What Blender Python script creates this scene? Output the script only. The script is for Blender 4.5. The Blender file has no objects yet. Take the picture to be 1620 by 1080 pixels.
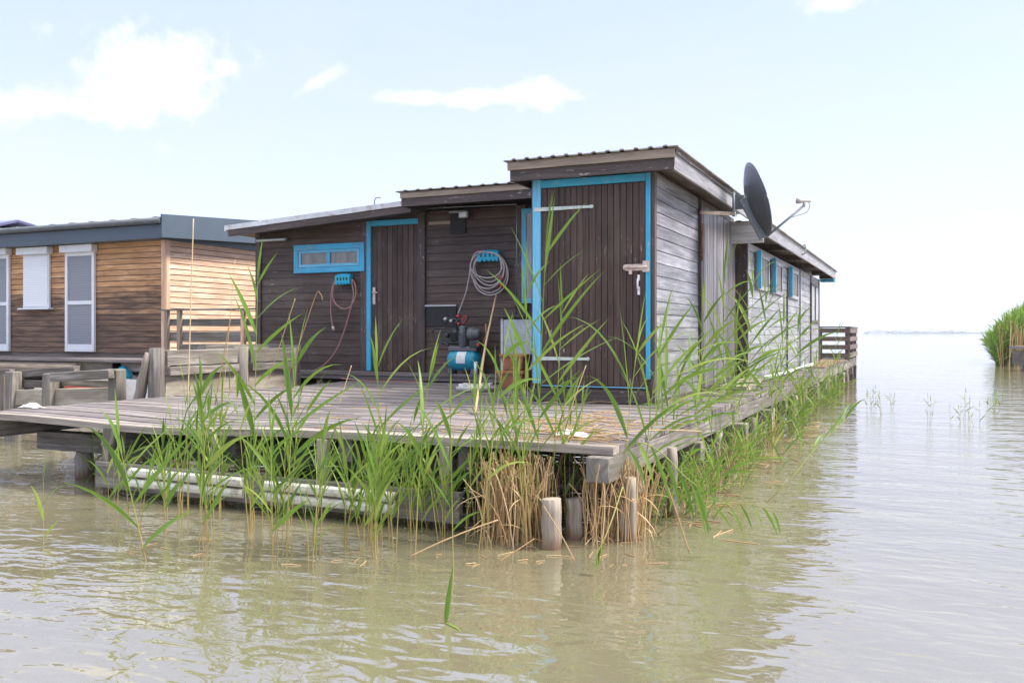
import bpy, math, random
from mathutils import Vector, Matrix, noise
R = math.radians
SC = bpy.context.scene
COL = SC.collection

# ---------------------------------------------------------------- camera, sky, sun, exposure
CAM_H = 1.32; FPX = 1420.0; YAW = R(24.53)
cam = bpy.data.cameras.new('Camera'); co = bpy.data.objects.new('Camera', cam); COL.objects.link(co)
co.location = (0, 0, CAM_H); co.rotation_euler = (R(90), 0, YAW)
cam.sensor_width = 36; cam.lens = FPX/1620*36; cam.shift_y = -13/1620
cam.clip_start = 0.1; cam.clip_end = 20000
cam.dof.use_dof = True; cam.dof.focus_distance = 8.0; cam.dof.aperture_fstop = 6.5
SC.camera = co

SUN_EL, SUN_AZ = R(50), R(68)        # azimuth clockwise from +Y
sd = Vector((math.cos(SUN_EL)*math.sin(SUN_AZ), math.cos(SUN_EL)*math.cos(SUN_AZ), math.sin(SUN_EL)))
sun = bpy.data.lights.new('Sun', 'SUN'); so = bpy.data.objects.new('Sun', sun); COL.objects.link(so)
sun.energy = 2.0; sun.angle = R(14); sun.color = (1, .95, .88)
so.rotation_euler = (-sd).to_track_quat('-Z', 'Y').to_euler(); so.location = (20, 10, 30)
SC.view_settings.view_transform = 'Standard'; SC.view_settings.look = 'None'
SC.view_settings.gamma = 1; SC.view_settings.exposure = 1.84
SC.view_settings.use_curve_mapping = False

W = bpy.data.worlds.new("World"); SC.world = W; W.use_nodes = True
def cam_dir(px, py):
    r = Vector((math.cos(YAW), math.sin(YAW), 0)); f = Vector((-math.sin(YAW), math.cos(YAW), 0))
    return (r*((px-810)/FPX) + f + Vector((0, 0, (527-py)/FPX)))
class NT:
    def __init__(s, tree): s.t = tree; s.n = tree.nodes; s.n.clear()
    def new(s, typ, **kw):
        nd = s.n.new(typ)
        for k, v in kw.items():
            if k.startswith('i_'):
                k2 = k[2:]; k2 = int(k2) if k2.isdigit() else k2.replace('_', ' ')
                if hasattr(v, 'is_output') or isinstance(v, bpy.types.NodeSocket): s.t.links.new(v, nd.inputs[k2])
                else: nd.inputs[k2].default_value = v
            else: setattr(nd, k, v)
        return nd
    def L(s, a, b): s.t.links.new(a, b)
    def math(s, op, a, b=None, clamp=False):
        nd = s.n.new('ShaderNodeMath'); nd.operation = op; nd.use_clamp = clamp
        for i, v in enumerate((a, b)):
            if v is None: continue
            if isinstance(v, (int, float)): nd.inputs[i].default_value = v
            else: s.L(v, nd.inputs[i])
        return nd.outputs[0]
    def mix(s, f, a, b, mode='MIX'):
        nd = s.n.new('ShaderNodeMix'); nd.data_type = 'RGBA'; nd.blend_type = mode; nd.clamp_factor = True
        for k, v in ((0, f), (6, a), (7, b)):
            if isinstance(v, (int, float)): nd.inputs[k].default_value = v
            elif isinstance(v, tuple): nd.inputs[k].default_value = v if len(v) == 4 else (*v, 1)
            else: s.L(v, nd.inputs[k])
        return nd.outputs[2]
    def noise(s, vec, scale, detail=5, rough=.6, dist=0):
        nd = s.n.new('ShaderNodeTexNoise'); s.L(vec, nd.inputs['Vector'])
        nd.inputs['Scale'].default_value = scale; nd.inputs['Detail'].default_value = detail
        nd.inputs['Roughness'].default_value = rough; nd.inputs['Distortion'].default_value = dist
        return nd.outputs[0]
    def map(s, vec, scale, loc=(0, 0, 0), rot=(0, 0, 0)):
        nd = s.n.new('ShaderNodeMapping'); s.L(vec, nd.inputs[0]); nd.inputs['Scale'].default_value = scale
        nd.inputs['Location'].default_value = loc; nd.inputs['Rotation'].default_value = rot
        return nd.outputs[0]
    def ramp(s, f, *stops):
        nd = s.n.new('ShaderNodeValToRGB'); s.L(f, nd.inputs[0]); e = nd.color_ramp.elements
        while len(e) < len(stops): e.new(.5)
        for el, (p, c) in zip(e, stops):
            el.position = p; el.color = (c, c, c, 1) if isinstance(c, (int, float)) else (*c[:3], 1)
        return nd.outputs[0]
    def step(s, f, a, b):
        nd = s.n.new('ShaderNodeMapRange'); nd.interpolation_type = 'SMOOTHSTEP'; s.L(f, nd.inputs[0])
        nd.inputs[1].default_value = a; nd.inputs[2].default_value = b
        return nd.outputs[0]
w = NT(W.node_tree)
sky = w.new('ShaderNodeTexSky', sky_type='NISHITA', sun_disc=False, sun_elevation=SUN_EL, sun_rotation=SUN_AZ,
            air_density=1.0, dust_density=1.6, ozone_density=1.0)
tc = w.new('ShaderNodeTexCoord').outputs['Generated']
def dot(v):
    nd = w.new('ShaderNodeVectorMath', operation='DOT_PRODUCT'); w.L(tc, nd.inputs[0]); nd.inputs[1].default_value = v
    return nd.outputs['Value']
cn = w.math('SUBTRACT', w.noise(tc, 9, 9, .62), .5)
cn2 = w.math('SUBTRACT', w.noise(tc, 34, 6, .6), .5)
nz = w.math('ADD', w.math('MULTIPLY', cn, 3.0), w.math('MULTIPLY', cn2, 2.1))
total = None
#  px,  py,  half width, half height, tilt, soft, amount
CLOUDS = [(258, 118, 138, 80, -.10, .55, 1), (300, 118, 90, 40, .25, .5, 1), (45, 170, 120, 38, .05, .7, 1), (170, 160, 110, 55, -.1, .7, 1),
          (-160, 190, 170, 60, 0, .9, 1), (495, 135, 55, 13, .65, .8, .75), (790, 152, 130, 19, .03, .55, .95), (850, 148, 55, 28, 0, .6, .8), (660, 155, 70, 14, 0, .7, .8),
          (1310, 5, 75, 28, .1, .7, .9), (255, 232, 14, 16, 0, 1, .3), (1220, 345, 70, 30, .2, 1.2, .5), (1590, 360, 60, 30, 0, 1.0, .6), (1450, 440, 260, 24, 0, 1.2, .5),
          (-900, 60, 300, 120, 0, .8, 1), (2300, 100, 350, 120, .1, .8, 1), (700, -900, 600, 260, .2, .9, .9), (2100, -500, 380, 160, 0, .9, .8), (-300, -520, 330, 120, .1, .9, .9), (1250, -330, 300, 90, .1, .9, .8)]
for px, py, hw, hh, tl, soft, amt in CLOUDS:
    c = cam_dir(px, py); ln = c.length; c = c.normalized()
    a = (cam_dir(px+1, py-tl).normalized()-c).normalized(); b = c.cross(a) if c.cross(a).z > 0 else -c.cross(a)
    hwa, hha = hw/FPX/ln, hh/FPX/ln
    u = dot(tuple(a/hwa)); v = dot(tuple(b/hha)); front = dot(tuple(c))
    m = w.math('SQRT', w.math('ADD', w.math('MULTIPLY', u, u), w.math('MULTIPLY', v, v)))
    val = w.math('ADD', w.math('SUBTRACT', 1.0, m), w.math('MULTIPLY', nz, .75))
    k = w.step(val, -.05, soft*1.35)
    k = w.math('MULTIPLY', w.math('MULTIPLY', k, w.math('GREATER_THAN', front, .1)), amt)
    total = k if total is None else w.math('MAXIMUM', total, k)
# thin high veil that whitens towards the horizon
sep = w.new('ShaderNodeSeparateXYZ'); w.L(tc, sep.inputs[0])
el = w.step(sep.outputs[2], -.01, .38)
wisp = w.noise(w.map(tc, (1, 1, 3.2), rot=(.1, .2, .4)), 2.6, 8, .62, .4)
veil = w.math('SUBTRACT', w.math('ADD', .84, w.math('MULTIPLY', w.step(wisp, .35, .7), .16)), w.math('MULTIPLY', el, .14))
vcol = w.mix(el, (3.42, 3.6, 4.5), (2.78, 3.14, 5.5))
cs = w.mix(veil, sky.outputs[0], vcol)
# added bright cloud cover high overhead, out of frame, to light the front walls
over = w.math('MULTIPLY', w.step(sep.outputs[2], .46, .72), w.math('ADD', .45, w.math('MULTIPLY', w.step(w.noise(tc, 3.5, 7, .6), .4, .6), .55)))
cs = w.mix(w.step(sep.outputs[2], .36, .48), cs, (2.9, 3.7, 6.0))  # bluer sky band above the frame, added for the water's reflection
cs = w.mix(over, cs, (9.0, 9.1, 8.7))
cs = w.mix(total, cs, (4.5, 4.5, 4.55))
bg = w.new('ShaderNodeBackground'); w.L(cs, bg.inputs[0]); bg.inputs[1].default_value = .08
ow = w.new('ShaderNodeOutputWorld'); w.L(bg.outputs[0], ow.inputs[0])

# ---------------------------------------------------------------- pixel -> real plane helpers (measuring aids)
def onY(px, py, Y):
    d = cam_dir(px, py); t = Y/d.y; return (d.x*t, CAM_H+d.z*t)          # x, z
def onX(px, py, X):
    d = cam_dir(px, py); t = X/d.x; return (d.y*t, CAM_H+d.z*t)          # y, z
def onZ(px, py, Z=0.0):
    d = cam_dir(px, py); t = (Z-CAM_H)/d.z; return Vector((d.x*t, d.y*t, Z))

# ---------------------------------------------------------------- mesh builder
rng = random.Random(7)
class MB:
    def __init__(s): s.v = []; s.f = []; s.uv = []; s.r = []; s.m = []; s.sm = []
    def face(s, idx, uvs, rnd=.5, mat=0, smooth=False):
        s.f.append(idx); s.uv.append(uvs); s.r.append(rnd); s.m.append(mat); s.sm.append(smooth)
    def hexa(s, p, uvlen=None, rnd=None, mat=0):
        """p: 8 corners, 0-3 start end (loop), 4-7 far end; length axis 0->4"""
        rnd = rng.random() if rnd is None else rnd
        b = len(s.v); s.v += [Vector(q) for q in p]
        ou, ov = rng.uniform(0, 50), rng.uniform(0, 50)
        L = (Vector(p[4])-Vector(p[0])).length
        per = [0]
        for i in range(4): per.append(per[-1]+(Vector(p[(i+1) % 4])-Vector(p[i])).length)
        for i in range(4):
            j = (i+1) % 4
            s.face((b+i, b+j, b+4+j, b+4+i), ((ou, ov+per[i]), (ou, ov+per[i+1]), (ou+L, ov+per[i+1]), (ou+L, ov+per[i])), rnd, mat)
        w_, h_ = per[1], per[2]-per[1]
        e = ((ou, ov), (ou+w_*.3, ov), (ou+w_*.3, ov+h_), (ou, ov+h_))
        s.face((b+3, b+2, b+1, b), e, rnd, mat); s.face((b+4, b+5, b+6, b+7), e, rnd, mat)
    def box(s, x0, x1, y0, y1, z0, z1, rnd=None, mat=0, seg=1, jit=0, zf=None):
        if x1 < x0: x0, x1 = x1, x0
        if y1 < y0: y0, y1 = y1, y0
        if z1 < z0: z0, z1 = z1, z0
        d = (x1-x0, y1-y0, z1-z0); ax = d.index(max(d))
        if ax == 0: loop = lambda x: [(x, y0, z0), (x, y1, z0), (x, y1, z1), (x, y0, z1)]; a, b = x0, x1
        elif ax == 1: loop = lambda y: [(x0, y, z0), (x0, y, z1), (x1, y, z1), (x1, y, z0)]; a, b = y0, y1
        else: loop = lambda z: [(x0, y0, z), (x1, y0, z), (x1, y1, z), (x0, y1, z)]; a, b = z0, z1
        if seg == 1 and not jit:
            A, B = loop(a), loop(b)
            s.hexa(A+B, None, rnd, mat); return
        s.sweep([loop(a+(b-a)*i/seg) for i in range(seg+1)], rnd, mat, jit)
    def sweep(s, loops, rnd=None, mat=0, jit=0, smooth=False, cap=True):
        rnd = rng.random() if rnd is None else rnd
        ou, ov = rng.uniform(0, 50), rng.uniform(0, 50)
        b = len(s.v); n = len(loops[0]); u = ou; us = []
        per = [0]
        for i in range(n): per.append(per[-1]+(Vector(loops[0][(i+1) % n])-Vector(loops[0][i])).length)
        for k, lp in enumerate(loops):
            if k: u += (Vector(lp[0])-Vector(loops[k-1][0])).length
            us.append(u)
            for q in lp:
                q = Vector(q)
                if jit: q = q+Vector((rng.uniform(-jit, jit), rng.uniform(-jit, jit), rng.uniform(-jit, jit)))
                s.v.append(q)
        for k in range(len(loops)-1):
            for i in range(n):
                j = (i+1) % n
                s.face((b+k*n+i, b+k*n+j, b+(k+1)*n+j, b+(k+1)*n+i), ((us[k], ov+per[i]), (us[k], ov+per[i+1]), (us[k+1], ov+per[i+1]), (us[k+1], ov+per[i])), rnd, mat, smooth)
        if cap:
            s.face(tuple(b+i for i in reversed(range(n))), tuple((ou+.01*i, ov+per[i]*.5) for i in range(n)), rnd, mat)
            e = b+(len(loops)-1)*n
            s.face(tuple(e+i for i in range(n)), tuple((ou+.01*i, ov+per[i]*.5) for i in range(n)), rnd, mat)
    def beam(s, p0, p1, w_, h_, seg=1, jit=0, rnd=None, mat=0, up=(0, 0, 1)):
        p0, p1 = Vector(p0), Vector(p1); d = (p1-p0).normalized(); up = Vector(up)
        if abs(d.dot(up)) > .95: up = Vector((0, 1, 0))
        a = d.cross(up).normalized(); b = a.cross(d)
        lps = []
        for i in range(seg+1):
            c = p0.lerp(p1, i/seg)
            lps.append([c-a*w_/2-b*h_/2, c+a*w_/2-b*h_/2, c+a*w_/2+b*h_/2, c-a*w_/2+b*h_/2])
        s.sweep(lps, rnd, mat, jit)
    def tube(s, pts, r, n=8, rnd=None, mat=0, jit=0, cap=True):
        pts = [Vector(p) for p in pts]; lps = []
        rr = r if isinstance(r, (list, tuple)) else [r]*len(pts)
        prev = None
        for i, p in enumerate(pts):
            d = (pts[min(i+1, len(pts)-1)]-pts[max(i-1, 0)]).normalized()
            if prev is None:
                a = d.cross(Vector((0, 0, 1)) if abs(d.z) < .9 else Vector((1, 0, 0))).normalized()
            else: a = (prev-d*prev.dot(d)).normalized()
            prev = a; b = d.cross(a)
            lps.append([p+(a*math.cos(t)+b*math.sin(t))*rr[i]*(1+(rng.uniform(-jit, jit) if jit else 0)) for t in [math.tau*k/n for k in range(n)]])
        s.sweep(lps, rnd, mat, 0, True, cap)
    def lathe(s, c, axis, prof, n=20, rnd=.5, mat=0):
        c = Vector(c); d = Vector(axis).normalized()
        a = d.cross(Vector((0, 0, 1)) if abs(d.z) < .9 else Vector((1, 0, 0))).normalized(); b = d.cross(a)
        s.sweep([[c+d*h+(a*math.cos(t)+b*math.sin(t))*max(r, .0004) for t in [math.tau*k/n for k in range(n)]] for h, r in prof], rnd, mat, 0, True)
    def build(s, name, mats, parent=None, bevel=0, label=None, loc=None):
        me = bpy.data.meshes.new(name)
        o = bpy.data.objects.new(name, me); COL.objects.link(o)
        off = Vector((0, 0, 0))
        if parent is not None:
            o.parent = parent; off = Vector(parent.location)
            if parent.parent is not None: off = off+Vector(parent.parent.location)
        elif loc is not None: off = Vector(loc); o.location = off
        me.from_pydata([tuple(v-off) for v in s.v], [], s.f)
        uv = me.uv_layers.new(name='UVMap')
        flat = [c for q in s.uv for t in q for c in t]; uv.data.foreach_set('uv', flat)
        at = me.attributes.new('rnd', 'FLOAT', 'FACE'); at.data.foreach_set('value', s.r)
        if not isinstance(mats, (list, tuple)): mats = [mats]
        for m in mats: me.materials.append(m)
        me.polygons.foreach_set('material_index', s.m); me.polygons.foreach_set('use_smooth', s.sm)
        me.validate(); me.update()
        if bevel:
            md = o.modifiers.new('Bevel', 'BEVEL'); md.width = bevel; md.segments = 1; md.limit_method = 'ANGLE'; md.angle_limit = R(50)
        if label: o['label'] = label
        return o
def thing(name, label, cat, loc=(0, 0, 0), group=None):
    o = bpy.data.objects.new(name, None); COL.objects.link(o); o.location = loc; o.empty_display_size = .1
    o['label'] = label; o['category'] = cat
    if group: o['group'] = group
    return o
def tag(o, label=None, cat=None, group=None, kind=None):
    if label: o['label'] = label
    if cat: o['category'] = cat
    if group: o['group'] = group
    if kind: o['kind'] = kind
    return o

# ---------------------------------------------------------------- materials
def mat(name):
    m = bpy.data.materials.new(name); m.use_nodes = True; t = NT(m.node_tree)
    p = t.new('ShaderNodeBsdfPrincipled'); o = t.new('ShaderNodeOutputMaterial'); t.L(p.outputs[0], o.inputs[0])
    return m, t, p
def plain(name, c, rough=.5, metal=0, var=.12, bump=.15, spec=.5, scale=14, dirt=None, dirt_amt=.35):
    m, t, p = mat(name)
    tcn = t.new('ShaderNodeTexCoord').outputs['Object']
    n1 = t.noise(tcn, scale, 6, .65); n2 = t.noise(tcn, scale*.22, 4, .6)
    f = t.math('ADD', t.math('MULTIPLY', n1, .5), t.math('MULTIPLY', n2, .5))
    col = t.mix(t.step(f, .35, .65), tuple(x*(1-var) for x in c), tuple(min(1, x*(1+var)) for x in c))
    if dirt: col = t.mix(t.math('MULTIPLY', t.step(t.noise(tcn, scale*.6, 8, .7, .4), .5, .68), dirt_amt), col, dirt)
    t.L(col, p.inputs['Base Color']); p.inputs['Metallic'].default_value = metal
    t.L(t.ramp(n1, (.3, max(.02, rough-.1)), (.7, min(1, rough+.12))), p.inputs['Roughness'])
    p.inputs['Specular IOR Level'].default_value = spec
    b = t.new('ShaderNodeBump'); b.inputs['Strength'].default_value = bump; b.inputs['Distance'].default_value = .004
    t.L(n1, b.inputs['Height']); t.L(b.outputs[0], p.inputs['Normal'])
    return m
def wood(name, light, dark, rough=.7, spec=.4, grain=1.0, plank=.25, crack=.5, flake=None, flake_th=.66, flake_w=.04,
         stain=None, stain_amt=.5, bump=.6, patch=None, patch_rng=(.45, .62), lowz=None, ustr=1.6, moss=None):
    m, t, p = mat(name)
    uv = t.new('ShaderNodeUVMap').outputs[0]; at = t.new('ShaderNodeAttribute', attribute_name='rnd').outputs['Fac']
    pos = t.new('ShaderNodeNewGeometry').outputs['Position']
    g1 = t.noise(t.map(uv, (ustr, 34*grain, 1)), 1, 7, .62, .6)
    g2 = t.noise(t.map(uv, (ustr*2.6, 130*grain, 1)), 1, 3, .6)
    low = t.noise(pos, 1.7, 5, .6); mid = t.noise(t.map(uv, (1.1, 7, 1)), 1, 5, .6)
    f = t.math('ADD', t.math('MULTIPLY', g1, .55), t.math('ADD', t.math('MULTIPLY', g2, .2), t.math('MULTIPLY', mid, .25)))
    col = t.mix(t.step(f, .36, .64), dark, light)
    if patch: col = t.mix(t.step(t.math('ADD', t.math('MULTIPLY', mid, .55), t.math('MULTIPLY', g1, .45)), *patch_rng), col, patch)
    if stain: col = t.mix(t.math('MULTIPLY', t.step(low, .42, .66), stain_amt), col, stain)
    if lowz:   # weathered lower boards: (z0, z1, colour light, colour dark)
        z0, z1, cl, cd = lowz
        zz = t.new('ShaderNodeSeparateXYZ'); t.L(pos, zz.inputs[0])
        k = t.math('ADD', zz.outputs[2], t.math('ADD', t.math('MULTIPLY', t.math('SUBTRACT', mid, .5), 1.6), t.math('ADD', t.math('MULTIPLY', t.math('SUBTRACT', low, .5), 1.2), t.math('MULTIPLY', t.math('SUBTRACT', at, .5), .3))))
        k = t.math('SUBTRACT', 1.0, t.step(k, z0, z1))
        col = t.mix(k, col, t.mix(t.step(f, .38, .62), cd, cl))
    if moss:
        mz0, mz1, mc = moss
        zz2 = t.new('ShaderNodeSeparateXYZ'); t.L(pos, zz2.inputs[0])
        kk = t.math('SUBTRACT', 1.0, t.step(t.math('ADD', zz2.outputs[2], t.math('MULTIPLY', t.math('SUBTRACT', g1, .5), .15)), mz0, mz1))
        col = t.mix(kk, col, mc)
    # plank to plank variation
    v = t.math('ADD', t.math('MULTIPLY', t.math('SUBTRACT', at, .5), plank*2), 1.0)
    vc = t.new('ShaderNodeCombineColor'); [t.L(v, vc.inputs[i]) for i in range(3)]
    col = t.mix(1.0, col, vc.outputs[0], 'MULTIPLY')
    ck = t.noise(t.map(uv, (ustr*.9, 75*grain, 1), (5, 3, 0)), 1, 4, .7, .3)
    ckm = t.math('MULTIPLY', t.step(ck, .62, .72), crack)
    col = t.mix(ckm, col, tuple(x*.3 for x in dark))
    if flake:
        fl = t.math('ADD', t.math('MULTIPLY', t.noise(t.map(uv, (7, 38, 1)), 1, 6, .72), .75), t.math('MULTIPLY', low, .25))
        col = t.mix(t.step(fl, flake_th, flake_th+flake_w), col, flake)
    t.L(col, p.inputs['Base Color']); p.inputs['Specular IOR Level'].default_value = spec
    t.L(t.ramp(f, (.3, min(1, rough+.12)), (.7, max(.05, rough-.1))), p.inputs['Roughness'])
    h = t.math('SUBTRACT', f, t.math('MULTIPLY', ckm, .6))
    b = t.new('ShaderNodeBump'); b.inputs['Strength'].default_value = bump; b.inputs['Distance'].default_value = .006
    t.L(h, b.inputs['Height']); t.L(b.outputs[0], p.inputs['Normal'])
    return m
M = {}
M['deck'] = wood('weathered_deck_wood', (.25, .215, .205), (.11, .09, .085), .75, .3, 1, .3, .6, patch=(.33, .30, .29), patch_rng=(.52, .68), stain=(.14, .115, .105), stain_amt=.5)
M['edge'] = wood('pale_edge_board_wood', (.42, .36, .30), (.2, .165, .14), .75, .3, 1, .15, .6)
M['beam'] = wood('grey_beam_wood', (.265, .235, .21), (.095, .08, .068), .8, .25, .9, .25, .8, patch=(.34, .315, .285), patch_rng=(.52, .68), stain=(.13, .12, .085), stain_amt=.6)
M['post'] = wood('wet_post_wood', (.38, .33, .27), (.17, .13, .1), .75, .3, .9, .2, .7, moss=(.0, .12, (.16, .095, .055)), stain=(.3, .25, .18), stain_amt=.5)
M['darkbeam'] = wood('dark_beam_wood', (.2, .17, .14), (.09, .072, .058), .85, .2, .8, .2, .6)  # darker, browner than the grey beam wood
M['brown'] = wood('dark_brown_stained_boards', (.108, .072, .055), (.046, .031, .024), .5, .3, 1, .22, .5, flake=(.3, .27, .24), flake_th=.615, flake_w=.02, stain=(.125, .094, .076), stain_amt=.45)
M['browndoor'] = wood('dark_brown_door_boards', (.10, .062, .046), (.04, .025, .02), .45, .3, 1, .24, .5, flake=(.36, .29, .22), flake_th=.605, flake_w=.02, stain=(.11, .078, .06), stain_amt=.5)
M['brownedge'] = wood('brown_fascia_boards', (.105, .075, .062), (.045, .032, .028), .5, .4, 1, .12, .5, flake=(.42, .38, .36), flake_th=.595, flake_w=.02)
M['greyside'] = wood('silvered_wet_looking_boards', (.27, .26, .275), (.10, .09, .097), .32, .8, .9, .22, .4, patch=(.37, .36, .38), patch_rng=(.46, .7), stain=(.12, .1, .105), stain_amt=.45)
M['greyvert'] = wood('silvered_upright_boards', (.21, .19, .195), (.05, .04, .04), .36, .7, 1, .3, .6, patch=(.33, .32, .33), patch_rng=(.56, .68))
M['whiteside'] = wood('whitewashed_boards', (.34, .335, .35), (.17, .16, .165), .4, .6, .9, .16, .35, patch=(.40, .395, .41), patch_rng=(.48, .68), stain=(.17, .15, .15), stain_amt=.45)
M['peel'] = wood('peeling_white_fascia', (.55, .53, .5), (.3, .27, .25), .6, .3, 1, .1, .4, flake=(.16, .12, .1), flake_th=.6, flake_w=.06)
M['greyfascia'] = wood('grey_painted_fascia', (.34, .33, .345), (.17, .16, .165), .5, .4, 1, .1, .4, flake=(.12, .09, .085), flake_th=.6, flake_w=.08)
M['blue'] = wood('sky_blue_painted_wood', (.06, .46, .68), (.04, .35, .56), .45, .45, .6, .1, .22, flake=(.42, .5, .52), flake_th=.575, flake_w=.03, bump=.5, stain=(.07, .22, .32), stain_amt=.5)
M['blue_worn'] = wood('worn_pale_blue_painted_wood', (.2, .54, .72), (.08, .40, .6), .5, .4, .6, .1, .3, flake=(.42, .47, .48), flake_th=.55, flake_w=.06, bump=.3)
M['orange'] = wood('larch_boards_orange', (.66, .37, .17), (.42, .2, .075), .6, .35, .5, .14, .2, patch=(.72, .46, .25), patch_rng=(.5, .68), lowz=(1.65, 2.75, (.22, .13, .075), (.075, .043, .028)), stain=(.42, .22, .11), stain_amt=.4)
M['larch'] = wood('larch_boards_pale', (.66, .45, .31), (.44, .26, .16), .6, .35, .5, .1, .15, patch=(.74, .57, .44), patch_rng=(.5, .68), stain=(.55, .34, .2), stain_amt=.35)
M['railw'] = wood('brown_grey_railing_wood', (.2, .155, .135), (.1, .075, .065), .7, .3, 1, .2, .4)
M['tan'] = wood('tan_board', (.4, .32, .24), (.22, .165, .12), .7, .3, 1, .15, .4)
M['bulk'] = wood('pale_stained_planks', (.46, .41, .33), (.25, .21, .16), .8, .25, .4, .15, .4, stain=(.2, .17, .12), stain_amt=.6)
M['metal_roof'] = plain('corrugated_metal', (.3, .27, .24), .55, .35, .3, .3, dirt=(.14, .08, .05))
M['galv'] = plain('galvanised_sheet', (.4, .43, .45), .4, .75, .18, .15, scale=30, dirt=(.3, .3, .28))
M['flash'] = plain('pale_flashing', (.62, .62, .61), .5, .2, .15, .2, scale=9, dirt=(.3, .17, .12), dirt_amt=.6)
M['anthracite'] = plain('anthracite_trim', (.075, .1, .125), .45, .2, .08, .05, scale=4)
M['gutter'] = plain('grey_gutter', (.12, .13, .14), .5, .4, .15, .05)
M['whitepvc'] = plain('white_pvc', (.72, .73, .75), .35, 0, .05, .05, scale=6, dirt=(.5, .49, .46), dirt_amt=.3)
M['fender'] = plain('stained_white_fender', (.60, .57, .49), .5, 0, .08, .2, scale=11, dirt=(.30, .25, .17), dirt_amt=.95)
M['mint'] = plain('pale_mint_iron', (.55, .6, .53), .5, 0, .08, .15, scale=25, dirt=(.3, .2, .14), dirt_amt=.4)
M['rustwhite'] = plain('chipped_pink_white_bolt', (.62, .5, .42), .5, .1, .15, .2, scale=40, dirt=(.35, .12, .06), dirt_amt=.8)
M['steel'] = plain('grey_steel', (.38, .38, .37), .4, .7, .15, .1, scale=30)
M['dish'] = plain('charcoal_dish_paint', (.085, .092, .105), .4, .1, .1, .05, scale=8, dirt=(.1, .1, .1))
M['bracket'] = plain('grey_bracket_paint', (.15, .165, .18), .4, .1, .1, .05)
M['black'] = plain('black_rubber_mat', (.022, .021, .021), .75, 0, .2, .4, scale=90)
M['blackplastic'] = plain('black_plastic', (.03, .031, .033), .45, 0, .1, .05)
M['greyplastic'] = plain('grey_plastic', (.13, .135, .14), .45, 0, .1, .05)
M['red'] = plain('red_plastic', (.5, .055, .03), .4)
M['teal'] = plain('turquoise_enamel', (.012, .27, .38), .3, 0, .06, .04, dirt=(.05, .14, .17), dirt_amt=.4)
M['tealplastic'] = plain('turquoise_plastic', (.012, .37, .52), .45, 0, .06, .05)
M['hosegrey'] = plain('grey_hose', (.42, .37, .35), .5, 0, .08, .05)
M['hosered'] = plain('dusty_pink_hose', (.36, .17, .15), .55, 0, .1, .05)
M['terracotta'] = plain('terracotta', (.42, .17, .08), .8, 0, .18, .2, dirt=(.3, .22, .16))
M['concrete'] = plain('concrete', (.42, .4, .37), .85, 0, .2, .5, scale=40, dirt=(.2, .19, .17), dirt_amt=.5)
M['white'] = plain('white_paint', (.75, .74, .72), .5, 0, .08, .1, dirt=(.4, .37, .33))
M['rust'] = plain('rusty_iron', (.2, .1, .06), .75, .3, .3, .4, scale=40)
M['solar'] = plain('violet_blue_panel', (.09, .09, .18), .25, 0, .1, 0)
M['dirtbrown'] = plain('brown_matting', (.2, .115, .06), .9, 0, .3, .5, scale=30, dirt=(.1, .07, .045))
M['lens'] = plain('lamp_glass', (.75, .76, .76), .15, 0, .05, 0)
M['plaster'] = plain('pale_plaster', (.6, .58, .54), .8, 0, .08, .1)
def slats(name, c1, c2, pitch, rough=.4):
    m, t, p = mat(name); pos = t.new('ShaderNodeNewGeometry').outputs['Position']
    z = t.new('ShaderNodeSeparateXYZ'); t.L(pos, z.inputs[0])
    f = t.math('FRACT', t.math('DIVIDE', z.outputs[2], pitch)); k = t.math('LESS_THAN', f, .16)
    t.L(t.mix(k, c1, c2), p.inputs['Base Color']); p.inputs['Roughness'].default_value = rough
    b = t.new('ShaderNodeBump'); b.inputs['Distance'].default_value = .002; t.L(t.math('SINE', t.math('MULTIPLY', f, 3.14)), b.inputs['Height']); t.L(b.outputs[0], p.inputs['Normal'])
    return m
M['shutterwhite'] = slats('white_roller_slats', (.74, .75, .77), (.64, .65, .68), .052)
M['shuttergrey'] = slats('grey_roller_slats', (.24, .25, .27), (.18, .185, .2), .052)
def glass(name, tint, rough=.03, spec=.9):
    m, t, p = mat(name); tcn = t.new('ShaderNodeTexCoord').outputs['Object']
    n = t.noise(t.map(tcn, (6, 6, 1.5)), 1.5, 4, .6)
    t.L(t.mix(t.step(n, .35, .65), tuple(x*.6 for x in tint), tint), p.inputs['Base Color'])
    p.inputs['Roughness'].default_value = rough; p.inputs['Specular IOR Level'].default_value = spec
    b = t.new('ShaderNodeBump'); b.inputs['Strength'].default_value = .05; t.L(n, b.inputs['Height']); t.L(b.outputs[0], p.inputs['Normal'])
    return m
M['pane'] = glass('window_pane_with_curtain', (.2, .19, .17)); M['pane_dark'] = glass('dark_window_pane', (.13, .1, .085), .35, .3)
M['pane_light'] = glass('pale_window_pane', (.42, .42, .42), .25, .5)
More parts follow.
